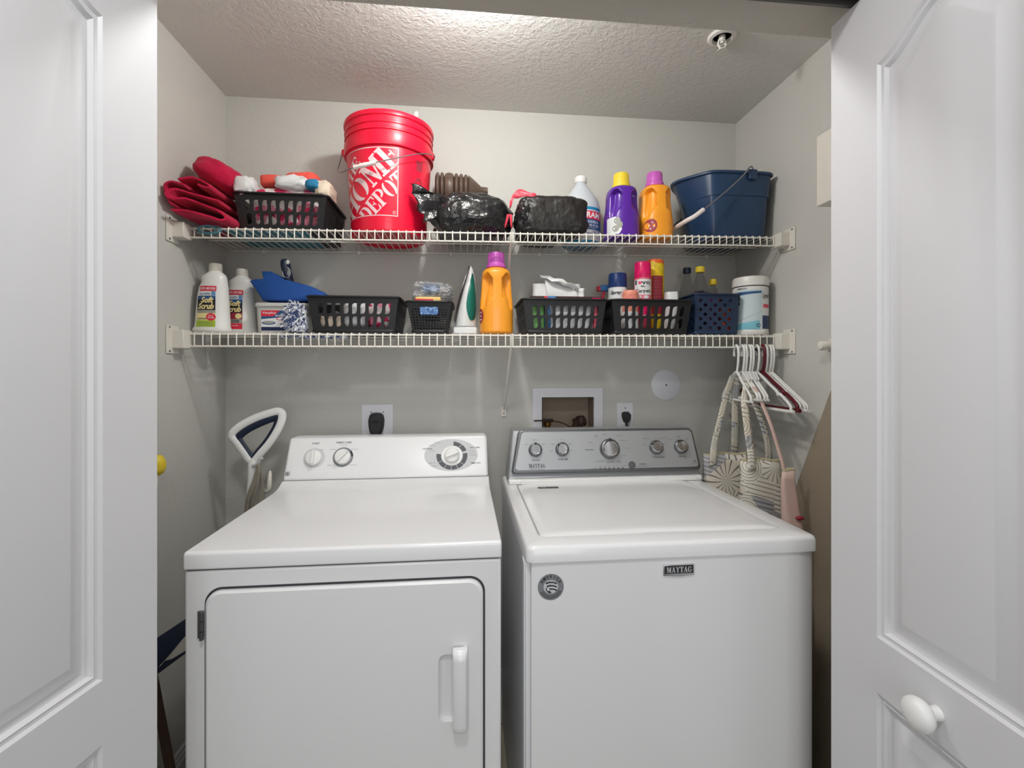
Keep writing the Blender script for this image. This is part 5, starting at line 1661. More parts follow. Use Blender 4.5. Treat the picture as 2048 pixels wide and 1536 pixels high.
for i in range(420):
    c = Vector((rr.uniform(-0.60, -0.40), rr.uniform(1.615, 1.70), 1.4232)); c.x += 0.0
    a = rr.uniform(0, 6.28)
    q = c + Vector((math.cos(a) * 0.010, math.sin(a) * 0.010, rr.uniform(-0.012, -0.004)))
    mb.tube([c, (c + q) / 2 + Vector((0, 0, -0.003)), q], [0.002, 0.0022, 0.0012], 4)
o = ob('strands', mb, m_fluff_b, t, smooth=60); o['kind'] = 'stuff'
mb = MB()
for i in range(420):
    c = Vector((rr.uniform(-0.60, -0.40), rr.uniform(1.615, 1.70), 1.4232))
    a = rr.uniform(0, 6.28)
    q = c + Vector((math.cos(a) * 0.010, math.sin(a) * 0.010, rr.uniform(-0.013, -0.004)))
    mb.tube([c, (c + q) / 2 + Vector((0, 0, -0.003)), q], [0.002, 0.0022, 0.0012], 4)
o = ob('strands', mb, m_fluff_w, t, smooth=60); o['kind'] = 'stuff'

# cloths in the lower left basket
zb = bkA.location.z
for lab, mat, c, sz, sd in (('grey rag in the middle of the basket beside the duster', m_cloth_w, (-0.372, 1.735, zb + 0.058), (0.085, 0.185, 0.095), 41),
                            ('cream rag low in the basket beside the duster', m_cloth_cream, (-0.450, 1.735, zb + 0.036), (0.075, 0.185, 0.055), 42),
                            ('pink flowered rag at the right of the basket beside the duster', m_cloth_p, (-0.290, 1.735, zb + 0.062), (0.080, 0.185, 0.100), 43)):
    tag(crumple('rag', mat, None, (0, 0, 0), sz, sd, 0.09, 3.2, 0.10, 0.5, 26, 16), lab, 'cloth', 'cloths in the lower basket').location = c

# small basket contents
zb = bs.location.z
t = thing('sponge_pack', 'yellow and red sponge pack in the small black basket', 'pack')
ob('sponge', MB().box(-0.168, -0.080, 1.655, 1.78, zb + 0.096, zb + 0.125), m_sponge, t, bevel=0.006, bseg=3)
ob('wrapper_band', MB().box(-0.169, -0.105, 1.6538, 1.70, zb + 0.101, zb + 0.118), m_packred, t, bevel=0.003)
tag(crumple('film_bag', m_film, None, (0, 0, 0), (0.128, 0.15, 0.062), 51, 0.20, 2.2, 0.45, 0.7, 60, 34, smooth=30), 'crinkled clear plastic bag puffed up in the small black basket', 'bag').location = (-0.112, 1.742, zb + 0.150)
tag(crumple('blue_packet', m_packblue, None, (0, 0, 0), (0.060, 0.07, 0.030), 52, 0.08, 2.6, 0.12, 0.5, 24, 16), 'dark blue packet inside the clear plastic bag', 'packet').location = (-0.118, 1.735, zb + 0.160)

# steam iron on its heel
t = thing('steam_iron', 'white steam iron with a teal water tank standing on its heel', 'iron', loc=(0.0, 1.722, zl(0) + 0.001))
spts = [(-0.036, 0.0, 0.046), (-0.036, 0.028, 0.047), (-0.033, 0.050, 0.047), (-0.028, 0.080, 0.047), (-0.017, 0.125, 0.044), (-0.006, 0.165, 0.036), (0.006, 0.205, 0.024), (0.016, 0.238, 0.009), (0.020, 0.251, 0.002)]
xr_ = [0.044, 0.045, 0.045, 0.045, 0.045, 0.044, 0.040, 0.032, 0.024]
rings = []
for (xl_, z_, hw), x2 in zip(spts, xr_):
    ring = []
    for i in range(24):
        a = 2 * math.pi * i / 24
        c, q = math.cos(a), math.sin(a)
        u = math.copysign(abs(c) ** 0.7, c); w = math.copysign(abs(q) ** 0.7, q)
        k = 1.0 if u < 0 else 1 - 0.35 * u
        ring.append(((xl_ + 0.003 + x2) / 2 + u * (x2 - xl_ - 0.003) / 2, w * hw * k, z_))
    rings.append(ring)
ib = ob('housing', MB().loft(rings), m_iron, t, smooth=50)
rings = [[(xl_ + dx, w * hw * 1.02, z_) for dx, w in ((-0.003, -1), (0.001, -1), (0.001, 1), (-0.003, 1))] for xl_, z_, hw in spts[2:]]
ob('sole_plate', MB().loft(rings), m_ironsole, t, smooth=40, label='dark sole plate')
ob('heel', MB().box(-0.038, 0.046, -0.048, 0.048, 0.0, 0.027), m_iron, t, bevel=0.006, bseg=3)
tk = [(0.018, 0.058), (0.028, 0.050), (0.040, 0.062), (0.0435, 0.100), (0.042, 0.150), (0.036, 0.200), (0.030, 0.222), (0.022, 0.190), (0.012, 0.140), (0.008, 0.095)]


def ironside(x, z):
    # height of the housing's near side at (x, z)
    for (A, xa), (B, xb) in zip(zip(spts, xr_), zip(spts[1:], xr_[1:])):
        if A[1] <= z <= B[1]:
            k = (z - A[1]) / (B[1] - A[1])
            xl_ = A[0] + (B[0] - A[0]) * k + 0.003; x2 = xa + (xb - xa) * k; hw = A[2] + (B[2] - A[2]) * k
            u = max(-0.98, min(0.98, (x - (xl_ + x2) / 2) / max(1e-4, (x2 - xl_) / 2)))
            w = (1 - abs(u) ** (2 / 0.7)) ** 0.35
            return -w * hw * (1.0 if u < 0 else 1 - 0.35 * u)
    return -0.002


tc_ = catmull([(a, b, 0) for a, b in tk], 3, closed=True)
r0 = [(p.x, ironside(p.x, p.y) + 0.004, p.y) for p in tc_]
r1 = [(p.x, ironside(p.x, p.y) - 0.0030, p.y) for p in tc_]
cc = Vector((0.027, 0, 0.13))
r2 = [(cc.x + (p.x - cc.x) * 0.6, ironside(cc.x + (p.x - cc.x) * 0.6, cc.z + (p.y - cc.z) * 0.7) - 0.0048, cc.z + (p.y - cc.z) * 0.7) for p in tc_]
r3 = [(cc.x + (p.x - cc.x) * 0.2, ironside(cc.x + (p.x - cc.x) * 0.2, cc.z + (p.y - cc.z) * 0.45) - 0.0056, cc.z + (p.y - cc.z) * 0.45) for p in tc_]
ob('water_tank', MB().loft([r0, r1, r2, r3]), m_tealtank, t, smooth=60, label='teal water tank')
ob('heel_seam', MB().tube([(-0.0385, -0.0485, 0.0285), (0.0465, -0.0485, 0.0285)], 0.0012, 6), m_greyink, t)

# orange jug at the front of the lower shelf
t, bd = jug('detergent_jug', 'orange laundry jug with a magenta cap at the front of the lower shelf', m_orange, m_mcap, (0.1125, 1.668, zl(0.11) + 0.001), 0.0585, 0.064, 0.237, 0.0290, 0.048)
patch('label', bd, -0.057, -0.046, 0.035, 0.085, m_maroon, t, 0.0008, 6, 6, lambda u, v: (u * math.sin(math.pi * (0.1 + 0.8 * v)), v))
for z_ in (0.048, 0.060, 0.072): spot('label_dot', bd, -0.0535, z_, 0.002, 0.003, m_labelwhite, t, 0.0014, 10)

# ---- wipe-pack basket
zb = bkB.location.z


def pack(name, label, mat, x0, x1, y0, y1, z0, z1, seed, group=None, cat='pack', lean=0.0, parts=None):
    """a soft flat-sided pouch standing upright"""
    t = thing(name, label, cat, group)
    rings = []
    nz = 8
    for j in range(nz + 1):
        k = j / nz
        th = (y1 - y0) / 2 * (0.15 + 0.85 * math.sin(math.pi * min(1, 0.12 + 0.76 * k)) ** 0.6)
        cy_ = (y0 + y1) / 2 + lean * k
        ring = []
        for i in range(28):
            a = 2 * math.pi * i / 28
            c, q = math.cos(a), math.sin(a)
            x = (x0 + x1) / 2 + (x1 - x0) / 2 * math.copysign(abs(c) ** 0.4, c)
            y = cy_ + th * math.copysign(abs(q) ** 0.6, q)
            w = noise.noise(Vector((x * 22 + seed, k * 5, y * 30))) * 0.006
            ring.append((x + w * 0.5, y + w, z0 + (z1 - z0) * k + (noise.noise(Vector((x * 30, seed, 0))) * 0.004 if j == nz else 0)))
        rings.append(ring)
    ob('pouch', MB().loft(rings), mat, t, smooth=50)
    return t


t = pack('wipes_pack', 'big white wipes pack with a crinkled top flap, tallest in its basket', m_packwhite, 0.250, 0.430, 1.70, 1.76, zb + 0.006, zb + 0.185, 3, lean=-0.006)
rings = []
for j in range(9):
    k = j / 8
    x = 0.283 + 0.125 * k
    rings.append([(x + 0.01 * math.cos(a), 1.700 + 0.012 * math.sin(a) - 0.02 * math.sin(k * 3), zb + 0.208 - 0.040 * k + 0.006 * math.cos(a * 2 + k * 3) + 0.004 * math.sin(k * 17)) for a in [2 * math.pi * i / 10 for i in range(10)]])
ob('seal_strip', MB().loft(rings), m_packwhite, t, smooth=60)
mb = MB().grid(14, 8, lambda u, v: (0.290 + 0.120 * u + 0.01 * v, 1.698 - 0.010 * math.sin(v * 3) + 0.006 * noise.noise(Vector((u * 6, v * 6, 2))), zb + 0.200 - 0.038 * u - 0.085 * v + 0.01 * u * v))
ob('top_flap', mb, m_packwhite, t, solid=0.0012, smooth=50)
mb = MB().grid(8, 6, lambda u, v: (0.405 + 0.032 * u, 1.694 + 0.004 * math.sin(u * 6) + 0.004 * math.sin(v * 5), zb + 0.168 - 0.058 * v))
ob('fold_end', mb, m_packwhite, t, solid=0.0015, smooth=50)
pack('wipes_pack', 'white wipes pack standing behind the slots at the front of its basket', m_packwhite, 0.306, 0.460, 1.653, 1.682, zb + 0.006, zb + 0.104, 5)
pack('wipes_pack', 'white and green wipes pack leaning at the left of its basket', m_green, 0.236, 0.284, 1.655, 1.688, zb + 0.006, zb + 0.122, 6, lean=0.002)
pack('blue_pouch', 'small blue pouch between the green and white packs', m_packblue, 0.285, 0.305, 1.650, 1.70, zb + 0.006, zb + 0.105, 7, cat='pouch')
pack('red_pouch', 'red and white pouch at the right end of the wipes basket', m_labelpink, 0.463, 0.479, 1.655, 1.70, zb + 0.006, zb + 0.105, 8, cat='pouch')
t = thing('flat_carton', 'long flat dark brown carton laid along the wipes basket', 'carton')
bx = ob('carton', MB().box(0.232, 0.486, 1.632, 1.650, zb + 0.108, zb + 0.129), m_boxbrown, t, bevel=0.0015)
pl_ = planar((0, 1.632, zb + 0.1185), (1, 0, 0), (0, 0, 1), 0.0006)
flat_arcs('print_panel', [_r(0.278, 0.290, -0.010, 0.010)], pl_, m_labelred, bx)
flat_arcs('print_panel', [_r(0.290, 0.318, -0.010, 0.010)], pl_, m_packblue, bx)
flat_arcs('print_panel', [_r(0.448, 0.480, -0.010, 0.006)], pl_, m_pinkcan, bx)
write('4', planar((0, 1.632, zb + 0.1185), (1, 0, 0), (0, 0, 1), 0.0012), m_labelwhite, bx, h=0.010, cx=0.284, cy=0)
t = thing('jar', 'clear white domed jar at the back right of the wipes basket', 'jar')
ob('dome', MB().lathe([(0.030, 0.0), (0.032, 0.01), (0.032, 0.110), (0.030, 0.128), (0.022, 0.140), (0.008, 0.146)], (0.438, 1.806, zb + 0.006), 28), m_spray, t, smooth=60)
t = thing('spray_bottle', 'spray bottle with a red and blue trigger behind the navy capped can', 'bottle')
ob('bottle_body', MB().lathe([(0.026, 0.0), (0.028, 0.01), (0.028, 0.10), (0.022, 0.125), (0.012, 0.145), (0.012, 0.172)], (0.572, 1.808, bkC.location.z + 0.006), 24), m_spray, t, smooth=60)
th = ob('trigger_head', MB().box(0.528, 0.597, 1.796, 1.820, bkC.location.z + 0.176, bkC.location.z + 0.200), m_packblue, t, bevel=0.004)
ob('nozzle', MB().box(0.516, 0.534, 1.799, 1.817, bkC.location.z + 0.176, bkC.location.z + 0.196), m_packred, th, bevel=0.003)
ob('trigger', MB().tube([(0.544, 1.808, bkC.location.z + 0.178), (0.540, 1.808, bkC.location.z + 0.152), (0.530, 1.808, bkC.location.z + 0.128)], [0.007, 0.006, 0.003], 8), m_packred, th)

# ---- spray can basket
zb = bkC.location.z


def can(name, label, loc, r, h, mat, capmat, caph, group='cans in the spray can basket', dome=False, cat='can'):
    t = thing(name, label, cat, group, loc=loc, rz=math.radians(-20))
    bd = Body([(0.0, 0, 0, r * 0.95, r * 0.95, 2), (0.003, 0, 0, r, r, 2), (h - 0.004, 0, 0, r, r, 2), (h, 0, 0, r * 0.97, r * 0.97, 2)])
    ob('can_body', bd.mesh(36), mat, t, smooth=50)
    if caph: ob('cap', MB().lathe([(r * 0.985, h), (r * 1.0, h + 0.002), (r * 0.96, h + caph - 0.004), (r * 0.88, h + caph), (0.003, h + caph + (0.004 if dome else 0))], n=36), capmat, t, smooth=45)
    return t, bd


t, bd = can('cleaner_can', 'white can with a broad navy cap in the spray can basket', (0.575, 1.735, zb + 0.005), 0.0345, 0.172, m_labelwhite, m_navycap, 0.054)
write('Spray', bd.fn(0.0010), m_labelblack, t, h=0.016, w=0.040, cx=-0.004, cy=0.150, shear=0.3, bold=0.03)
for k_ in range(4): write('cleans and freshens', bd.fn(0.0010), m_dkgrey, t, h=0.0035, w=0.040, cx=0, cy=0.128 - 0.007 * k_)
t, bd = can('peach_tub', 'short peach plastic tub at the front of the spray can basket', (0.602, 1.672, zb + 0.005), 0.0290, 0.134, m_peach, m_peach, 0.018)
flat_arcs('tub_emblem', _arc(0.0, 0.121, (0.011, 0.011), (0.0085, 0.0085), 0, 360, n=20), bd.fn(0.0010), m_labelpink, t)
patch('label', bd, -0.0275, 0.0275, 0.012, 0.075, m_labelwhite, t)
t, bd = can('carpet_powder', 'hot pink carpet powder can with black lettering in the spray can basket', (0.661, 1.705, zb + 0.005), 0.0305, 0.205, m_pinkcan, m_pinkcan, 0.058)
patch('label', bd, -0.029, 0.029, 0.120, 0.204, m_labelpink, t)
patch('label', bd, -0.0285, 0.0285, 0.140, 0.198, m_packwhite, t, 0.0009)
write('L ve', bd.fn(0.0014), m_labelblack, t, h=0.017, w=0.050, cx=0.000, cy=0.1860, bold=0.02)
hrt = [(0, -0.006), (0.006, 0.001), (0.006, 0.005), (0.003, 0.007), (0, 0.004), (-0.003, 0.007), (-0.006, 0.005), (-0.006, 0.001)]
flat_arcs('heart', [[(-0.009 + a, 0.1835 + b) for a, b in hrt]], bd.fn(0.0015), m_pinkcan, t)
write('My', bd.fn(0.0014), m_labelblack, t, h=0.009, w=0.016, cx=0.002, cy=0.1700, bold=0.01)
write('Carpet', bd.fn(0.0014), m_labelblack, t, h=0.017, w=0.052, cx=0.000, cy=0.1530, bold=0.02)
for x_ in (-0.012, 0.012): spot('flower_print', bd, x_, 0.132, 0.009, 0.006, m_labelwhite, t, 0.0012, 12)
patch('label', bd, -0.029, 0.029, 0.012, 0.050, m_maroon, t)
write('odor', bd.fn(0.0010), m_labelwhite, t, h=0.010, w=0.04, cx=0, cy=0.066)
t, bd = can('cleanser_can', 'yellow can with an orange flip cap, tallest in the spray can basket', (0.728, 1.755, zb + 0.005), 0.0345, 0.268, m_yellowcan, m_orangecap, 0.016)
patch('label', bd, -0.012, 0.028, 0.075, 0.220, m_maroon, t)
for k_ in range(9): write('multi purpose cleaner with scent', bd.fn(0.0011), m_labelpink, t, h=0.004, w=0.034, cx=0.008, cy=0.212 - 0.012 * k_)
mb = MB().grid(16, 4, lambda u, v: bd.front(-0.030 + 0.058 * u, 0.246 + 0.020 * v + 0.010 * math.sin(u * 5), 0.0012))
ob('scoop_notch', mb, m_ycap, t, smooth=180, fix=False)
pack('crumpled_sack', 'crumpled white paper sack at the right of the spray can basket', m_packwhite, 0.738, 0.782, 1.655, 1.705, zb + 0.006, zb + 0.156, 9, cat='sack')
t, bd = can('slim_bottle', 'slim light blue bottle at the right end of the spray can basket', (0.775, 1.782, zb + 0.005), 0.0140, 0.125, m_lightblue, m_lightblue, 0.020, cat='bottle')

# ---- small bottles in the navy lattice basket
zb = bn.location.z


def clear_bottle(label, loc, r, h, capmat, liq=None, lh=0):
    t = thing('clear_bottle', label, 'bottle', 'small bottles in the lattice basket', loc=loc)
    ob('bottle_body', MB().lathe([(r * 0.9, 0), (r, 0.006), (r, h * 0.42), (r * 0.95, h * 0.45), (r, h * 0.48), (r, h * 0.62), (r * 0.86, h * 0.74), (r * 0.52, h * 0.90), (r * 0.40, h * 0.94), (r * 0.40, h)], n=32), m_pet, t, smooth=50)
    if liq: ob('contents', MB().lathe([(r * 0.88, 0.002), (r * 0.95, 0.008), (r * 0.95, lh)], n=28), liq, t)
    ob('cap', MB().lathe([(r * 0.50, h - 0.004), (r * 0.52, h - 0.002), (r * 0.50, h + 0.016), (r * 0.44, h + 0.018), (0.002, h + 0.018)], n=24), capmat, t)
    return t


clear_bottle('clear bottle with a dark navy cap in the lattice basket', (0.8755, 1.792, zb + 0.005), 0.030, 0.248, m_navy, m_cloth_w, 0.10)
clear_bottle('clear bottle with a broad yellow cap in the lattice basket', (0.8935, 1.722, zb + 0.005), 0.0330, 0.238, m_ycap, m_purpleliq, 0.155)
clear_bottle('short bottle of orange liquid with a yellow cap in the lattice basket', (0.9575, 1.745, zb + 0.005), 0.0270, 0.196, m_ycap, m_orangeliq, 0.158)
pack('dark_pouch', 'dark shiny pouch at the left of the lattice basket', m_darkpack, 0.8475, 0.880, 1.650, 1.684, zb + 0.006, zb + 0.160, 14, cat='pouch')
pack('dark_pouch', 'dark purple pouch at the front middle of the lattice basket', m_purpleliq, 0.886, 0.934, 1.650, 1.682, zb + 0.006, zb + 0.148, 15, cat='pouch')
pack('orange_pouch', 'orange and white pouch low in the lattice basket', m_orangeliq, 0.938, 0.982, 1.650, 1.680, zb + 0.006, zb + 0.095, 16, cat='pouch')

# ---- wipes canister
LX, LY, LZ = 1.0690, 1.680, zl(1.06) + 0.001
t = thing('wipes_canister', 'white wipes canister with a pale blue label at the right end of the lower shelf', 'canister', loc=(LX, LY, LZ), rz=math.radians(-24))
lb = Body([(0.0, 0, 0, 0.0600, 0.0600, 2), (0.003, 0, 0, 0.0625, 0.0625, 2), (0.014, 0, 0, 0.0625, 0.0625, 2), (0.015, 0, 0, 0.0612, 0.0612, 2), (0.176, 0, 0, 0.0612, 0.0612, 2), (0.180, 0, 0, 0.0580, 0.0580, 2)])
ob('canister_body', lb.mesh(48), m_bottlew, t, smooth=45)
ob('lid', MB().lathe([(0.0590, 0.180), (0.0628, 0.1815), (0.0628, 0.204), (0.0605, 0.213), (0.0560, 0.216), (0.042, 0.2165), (0.040, 0.219), (0.004, 0.219)], n=48), m_bottlew, t, smooth=40)
ob('lid_seam', MB().lathe([(0.0585, 0.1775), (0.0618, 0.178), (0.0618, 0.1805), (0.0585, 0.181)], n=48), m_dkgrey, t)
patch('label', lb, -0.056, 0.030, 0.020, 0.165, m_paleaqua, t)
patch('label', lb, -0.056, 0.022, 0.020, 0.045, m_aqua, t, 0.0009, 14, 4, lambda u, v: (u, v * (0.8 + 0.5 * u)))
patch('label', lb, -0.056, 0.029, 0.147, 0.160, m_labelblue, t, 0.0009, 14, 3, lambda u, v: (u, v * (0.5 + 0.5 * (1 - u)) + 0.6 * u - 0.2))
patch('label', lb, 0.031, 0.058, 0.020, 0.168, m_labelwhite, t)
patch('label', lb, 0.032, 0.0575, 0.022, 0.070, m_labelnavy, t, 0.0009)
patch('label', lb, 0.034, 0.056, 0.098, 0.112, m_labelpink, t, 0.0009)
write('Lysol', lb.fn(0.0012), m_labelblack, t, h=0.024, w=0.024, cx=0.0445, cy=0.140, shear=0.35, bold=0.02)
write('70', lb.fn(0.0014), m_packred, t, h=0.010, w=0.014, cx=0.0455, cy=0.105, bold=0.03)
for k_ in range(6): write('kills cold and flu', lb.fn(0.0013), m_labelsky, t, h=0.0035, w=0.020, cx=0.0445, cy=0.064 - 0.007 * k_)
write('ABRADO', lb.fn(0.0012), m_labelnavy, t, h=0.006, w=0.030, cx=-0.034, cy=0.170, bold=0.02)
rec = []
for k_ in range(3):
    a0 = 90 + 120 * k_
    rec += _arc(0.018, 0.034, (0.0068, 0.0068), (0.0042, 0.0042), a0 + 20, a0 + 95, n=5)
    c0, s0 = math.cos(math.radians(a0 + 100)), math.sin(math.radians(a0 + 100))
    rec.append([(0.018 + 0.0085 * c0, 0.034 + 0.0085 * s0), (0.018 + 0.0026 * c0, 0.034 + 0.0026 * s0), (0.018 + 0.006 * math.cos(math.radians(a0 + 128)), 0.034 + 0.006 * math.sin(math.radians(a0 + 128)))])
flat_arcs('recycling_mark', rec, lb.fn(0.0013), m_labelnavy, t)
mb = MB().tube([lb.front(-0.054 + 0.082 * i / 10, 0.048 + 0.036 * i / 10, 0.0008) for i in range(11)], 0.0005, 4)
ob('label_stripe', mb, m_greyink, t)
for z_, h_, w_, tx in ((0.140, 0.030, 0.014, 'd'), (0.115, 0.014, 0.016, 'o'),): write(tx, lb.fn(0.0013), m_labelblack, t, h=h_, w=w_, cx=-0.048, cy=z_, bold=0.05)

# ------------------------------------------------------------------ beside the dryer, left
t = thing('steam_mop', 'upright floor cleaner with a white triangular loop handle left of the dryer', 'mop')
YM = 1.72


def mp(u, v):      # handle outline, measured in the handle's own plane (millimetres from its stem foot)
    return (-0.736 + (u - 350) * 0.0002486, YM, 0.860 + (1330 - v) * 0.0002486)


outer = [(118, 440), (150, 385), (260, 300), (430, 210), (600, 150), (715, 122), (770, 145), (778, 190), (752, 300), (690, 430), (600, 570), (500, 690), (440, 765), (395, 815), (345, 790), (270, 680), (180, 545), (128, 480)]
ob('loop_handle', MB().tube(catmull([mp(*p) for p in outer], 4, closed=True), 0.0098, 10, closed=True, flat=1.5), m_white, t, smooth=60, label='white loop handle')
inner = [(196, 490), (215, 445), (330, 355), (500, 270), (640, 215), (722, 196), (728, 240), (706, 330), (655, 430), (575, 555), (480, 675), (430, 740), (385, 775), (345, 735), (275, 630), (210, 530)]
ob('soft_grip', MB().tube(catmull([mp(*p) for p in inner], 4, closed=True), 0.0068, 8, closed=True, flat=2.0), m_navy, t, smooth=60, label='navy soft grip')
mb = MB()
rings = []
for u, v, w, d in ((395, 770, 0.010, 0.010), (395, 830, 0.0175, 0.013), (390, 900, 0.0165, 0.014), (385, 1050, 0.0160, 0.014), (358, 1310, 0.0135, 0.013)):
    x, y, z = mp(u, v)
    rings.append([(x + w * math.cos(2 * math.pi * i / 16), y + d * math.sin(2 * math.pi * i / 16), z) for i in range(16)])
mb.loft(rings)
ob('neck', mb, m_white, t, smooth=60)
ob('pole', MB().tube([mp(358, 1300), (-0.738, 1.70, 0.55), (-0.740, 1.68, 0.08)], 0.0125, 12), m_ltgrey, t)
ob('floor_head', MB().box(-0.86, -0.63, 1.60, 1.73, 0.003, 0.075), m_navy, t, bevel=0.012, bseg=3)
k1 = ob('cord_hook', MB().tube(catmull([(-0.722, YM - 0.012, 0.975), (-0.700, YM - 0.020, 0.985), (-0.692, YM - 0.025, 1.000), (-0.684, YM - 0.026, 1.004)], 4), [0.006] * 8 + [0.0055] * 5, 8), m_ltgrey, t)
ob('cord_hook', MB().tube(catmull([(-0.690, YM - 0.006, 0.885), (-0.668, YM - 0.016, 0.893), (-0.664, YM - 0.018, 0.925), (-0.664, YM - 0.014, 0.958)], 4), [0.007, 0.008, 0.008, 0.008, 0.008, 0.0082, 0.0082, 0.008, 0.0078, 0.007, 0.006, 0.005, 0.003], 10), m_offwhite, t)
cp_ = []
for k in range(6):
    xo = k * 0.0042
    cp_ += [(-0.700 + xo * 0.3, YM - 0.018 - 0.002 * k, 0.992 - 0.003 * k), (-0.712 + xo, YM - 0.030 - 0.002 * k, 0.93), (-0.735 + xo * 1.2, YM - 0.034 - 0.003 * (k % 3), 0.85), (-0.734 + xo, YM - 0.034, 0.70), (-0.718 + xo, YM - 0.030, 0.62), (-0.698 + xo * 0.5, YM - 0.030, 0.70), (-0.692 + xo * 0.6, YM - 0.032, 0.85), (-0.690 + xo * 0.4, YM - 0.026, 0.91)]
ob('power_cord', MB().tube(catmull(cp_, 5), 0.0034, 7), m_cordgrey, t, smooth=60, label='grey wound power cord')

t = thing('slanted_bar', 'navy blue flat bar with a pale wedge, slanting between the dryer and the left wall', 'bar')
mb = MB()
ob('bar', MB().loft([[(-0.825 + a, 1.20 + 0.0, 0.555 + b) for a, b in ((-0.004, -0.02), (0.012, -0.035), (0.012, 0.048), (-0.004, 0.052))],
                     [(-0.625 + a, 1.30, 0.690 + b) for a, b in ((-0.004, -0.030), (0.012, -0.042), (0.012, 0.030), (-0.004, 0.034))]]), m_navy, t, bevel=0.003, smooth=40)
ob('wedge', MB().loft([[(-0.739, 1.232, 0.585), (-0.737, 1.240, 0.590), (-0.737, 1.240, 0.586)], [(-0.690, 1.250, 0.646), (-0.680, 1.266, 0.652), (-0.682, 1.262, 0.612)]]), m_offwhite, t, smooth=30)
ob('foot', MB().tube([(-0.825, 1.205, 0.545), (-0.815, 1.20, 0.02)], 0.010, 8), m_navy, t)
t = thing('wooden_stick', 'thin dark wooden stick leaning on the left wall beside the dryer', 'stick')
ob('shaft', MB().loft([[(-0.703 + a, 1.30 + b, 0.002) for a, b in ((-0.009, -0.009), (0.009, -0.009), (0.009, 0.009), (-0.009, 0.009))], [(-0.893 + a, 1.31 + b, 1.065) for a, b in ((-0.007, -0.007), (0.007, -0.007), (0.007, 0.007), (-0.007, 0.007))]]), m_stick, t, smooth=0, bevel=0.002)
t = thing('fuzzy_duster', 'small yellow duster end just showing at the edge of the left door', 'duster')
crumple('duster_end', m_ycap, t, (-0.880, 1.462, 1.032), (0.042, 0.045, 0.060), 71, 0.06, 3, 0, 0.9, 24, 14)
ob('rod', MB().tube([(-0.880, 1.455, 1.010), (-0.872, 1.40, 0.5), (-0.86, 1.36, 0.003)], 0.006, 8), m_offwhite, t)

# ------------------------------------------------------------------ board on the right wall
t = thing('leaning_board', 'tall tan covered board standing against the right wall beside the washer', 'board')
yz = [(1.02, 0.004), (1.575, 0.004), (1.590, 0.10), (1.570, 0.72), (1.545, 0.80), (1.510, 0.880), (1.345, 1.240), (1.325, 1.275), (1.28, 1.330), (1.22, 1.352), (1.14, 1.345), (1.07, 1.30), (1.03, 1.20), (1.015, 1.0)]
ob('board', MB().prism(yz, lambda u, v: (1.112, u, v), lambda u, v: (1.138, u, v)), m_board, t, bevel=0.006, smooth=40)
ob('brace', MB().box(1.138, 1.148, 1.20, 1.40, 0.4, 0.46), m_dkgrey, t)

# ------------------------------------------------------------------ clothes hangers on the lower shelf's front rod
ZR = zl(1.04) - 0.046 + 0.0040


def hanger(label, x, mat, L, drop, deg, name='clothes_hanger', flat=1.0, r=0.0042, notch=True, broad=False, dz=0.0):
    t = thing(name, label, 'hanger', 'clothes hangers on the lower shelf', loc=(x, YS + 0.002, ZR + dz), rz=math.radians(deg))
    hook = catmull([(0, 0.015, -0.036), (0, 0.018, -0.022), (0, 0.013, -0.004), (0, 0.0, 0.0035), (0, -0.013, -0.003), (0, -0.0185, -0.022), (0, -0.0175, -0.050), (0, -0.012, -0.075), (0, -0.004, -0.095)], 4)
    ob('hook', MB().tube(hook, r * 0.95, 8), mat, t, smooth=60)
    A = (0, 0.0, -0.092)
    pts = []
    for s_ in (-1, 1):
        arm = [(0, s_ * 0.012, -0.096), (0, s_ * L * 0.40, -0.092 - drop * 0.36), (0, s_ * L * 0.62, -0.092 - drop * 0.56)]
        if notch: arm += [(0, s_ * L * 0.655, -0.092 - drop * 0.66), (0, s_ * L * 0.72, -0.092 - drop * 0.64)]
        arm += [(0, s_ * L * 0.93, -0.092 - drop * 0.86), (0, s_ * L * 1.0, -0.092 - drop * 0.97), (0, s_ * L * 0.99, -0.092 - drop * 1.07), (0, s_ * L * 0.93, -0.092 - drop * 1.10)]
        pts.append(arm)
    loop = pts[0] + list(reversed(pts[1]))
    ob('frame', MB().tube(catmull(loop, 4, closed=True), r, 8, closed=True, flat=flat), mat, t, smooth=60)
    if broad:
        w = MB().prism([(-0.030, -0.090), (0.030, -0.090), (0.055, -0.092 - drop * 0.28), (0.050, -0.092 - drop * 0.38), (-0.050, -0.092 - drop * 0.38), (-0.055, -0.092 - drop * 0.28)], lambda u, v: (-0.0022, u, v), lambda u, v: (0.0022, u, v))
        ob('web', w, mat, t, bevel=0.001)
    return t


hanger('white hanger furthest left, carrying the shell print bags', 0.966, m_hanger, 0.115, 0.090, -8)
for k_, (x_, d_, w_) in enumerate(((0.9875, -5, 'first'), (0.9970, -5, 'second'), (1.0127, -5, 'third'), (1.0222, -5, 'fourth'))):
    hanger('short white hanger, %s from the left of the row of four' % w_, x_, m_hanger, 0.105, 0.085, d_, r=0.0044, notch=False, broad=True)
hanger('white notched hanger next to the dark red one', 1.043, m_hanger, 0.205, 0.112, -5, flat=1.3)
hanger('dark red hanger among the white ones on the shelf rod', 1.0638, m_dkred, 0.205, 0.110, -5, r=0.0055, flat=1.2, dz=0.0014)
hanger('thin white hanger just right of the dark red one', 1.0742, m_hanger, 0.205, 0.108, -5, r=0.0040, notch=False)
hanger('white hanger furthest right on the shelf rod', 1.0988, m_hanger, 0.205, 0.112, -5, r=0.0040, notch=False)
hanger('white hanger second from the right on the shelf rod', 1.0893, m_hanger, 0.205, 0.110, -5, r=0.0040, notch=False)

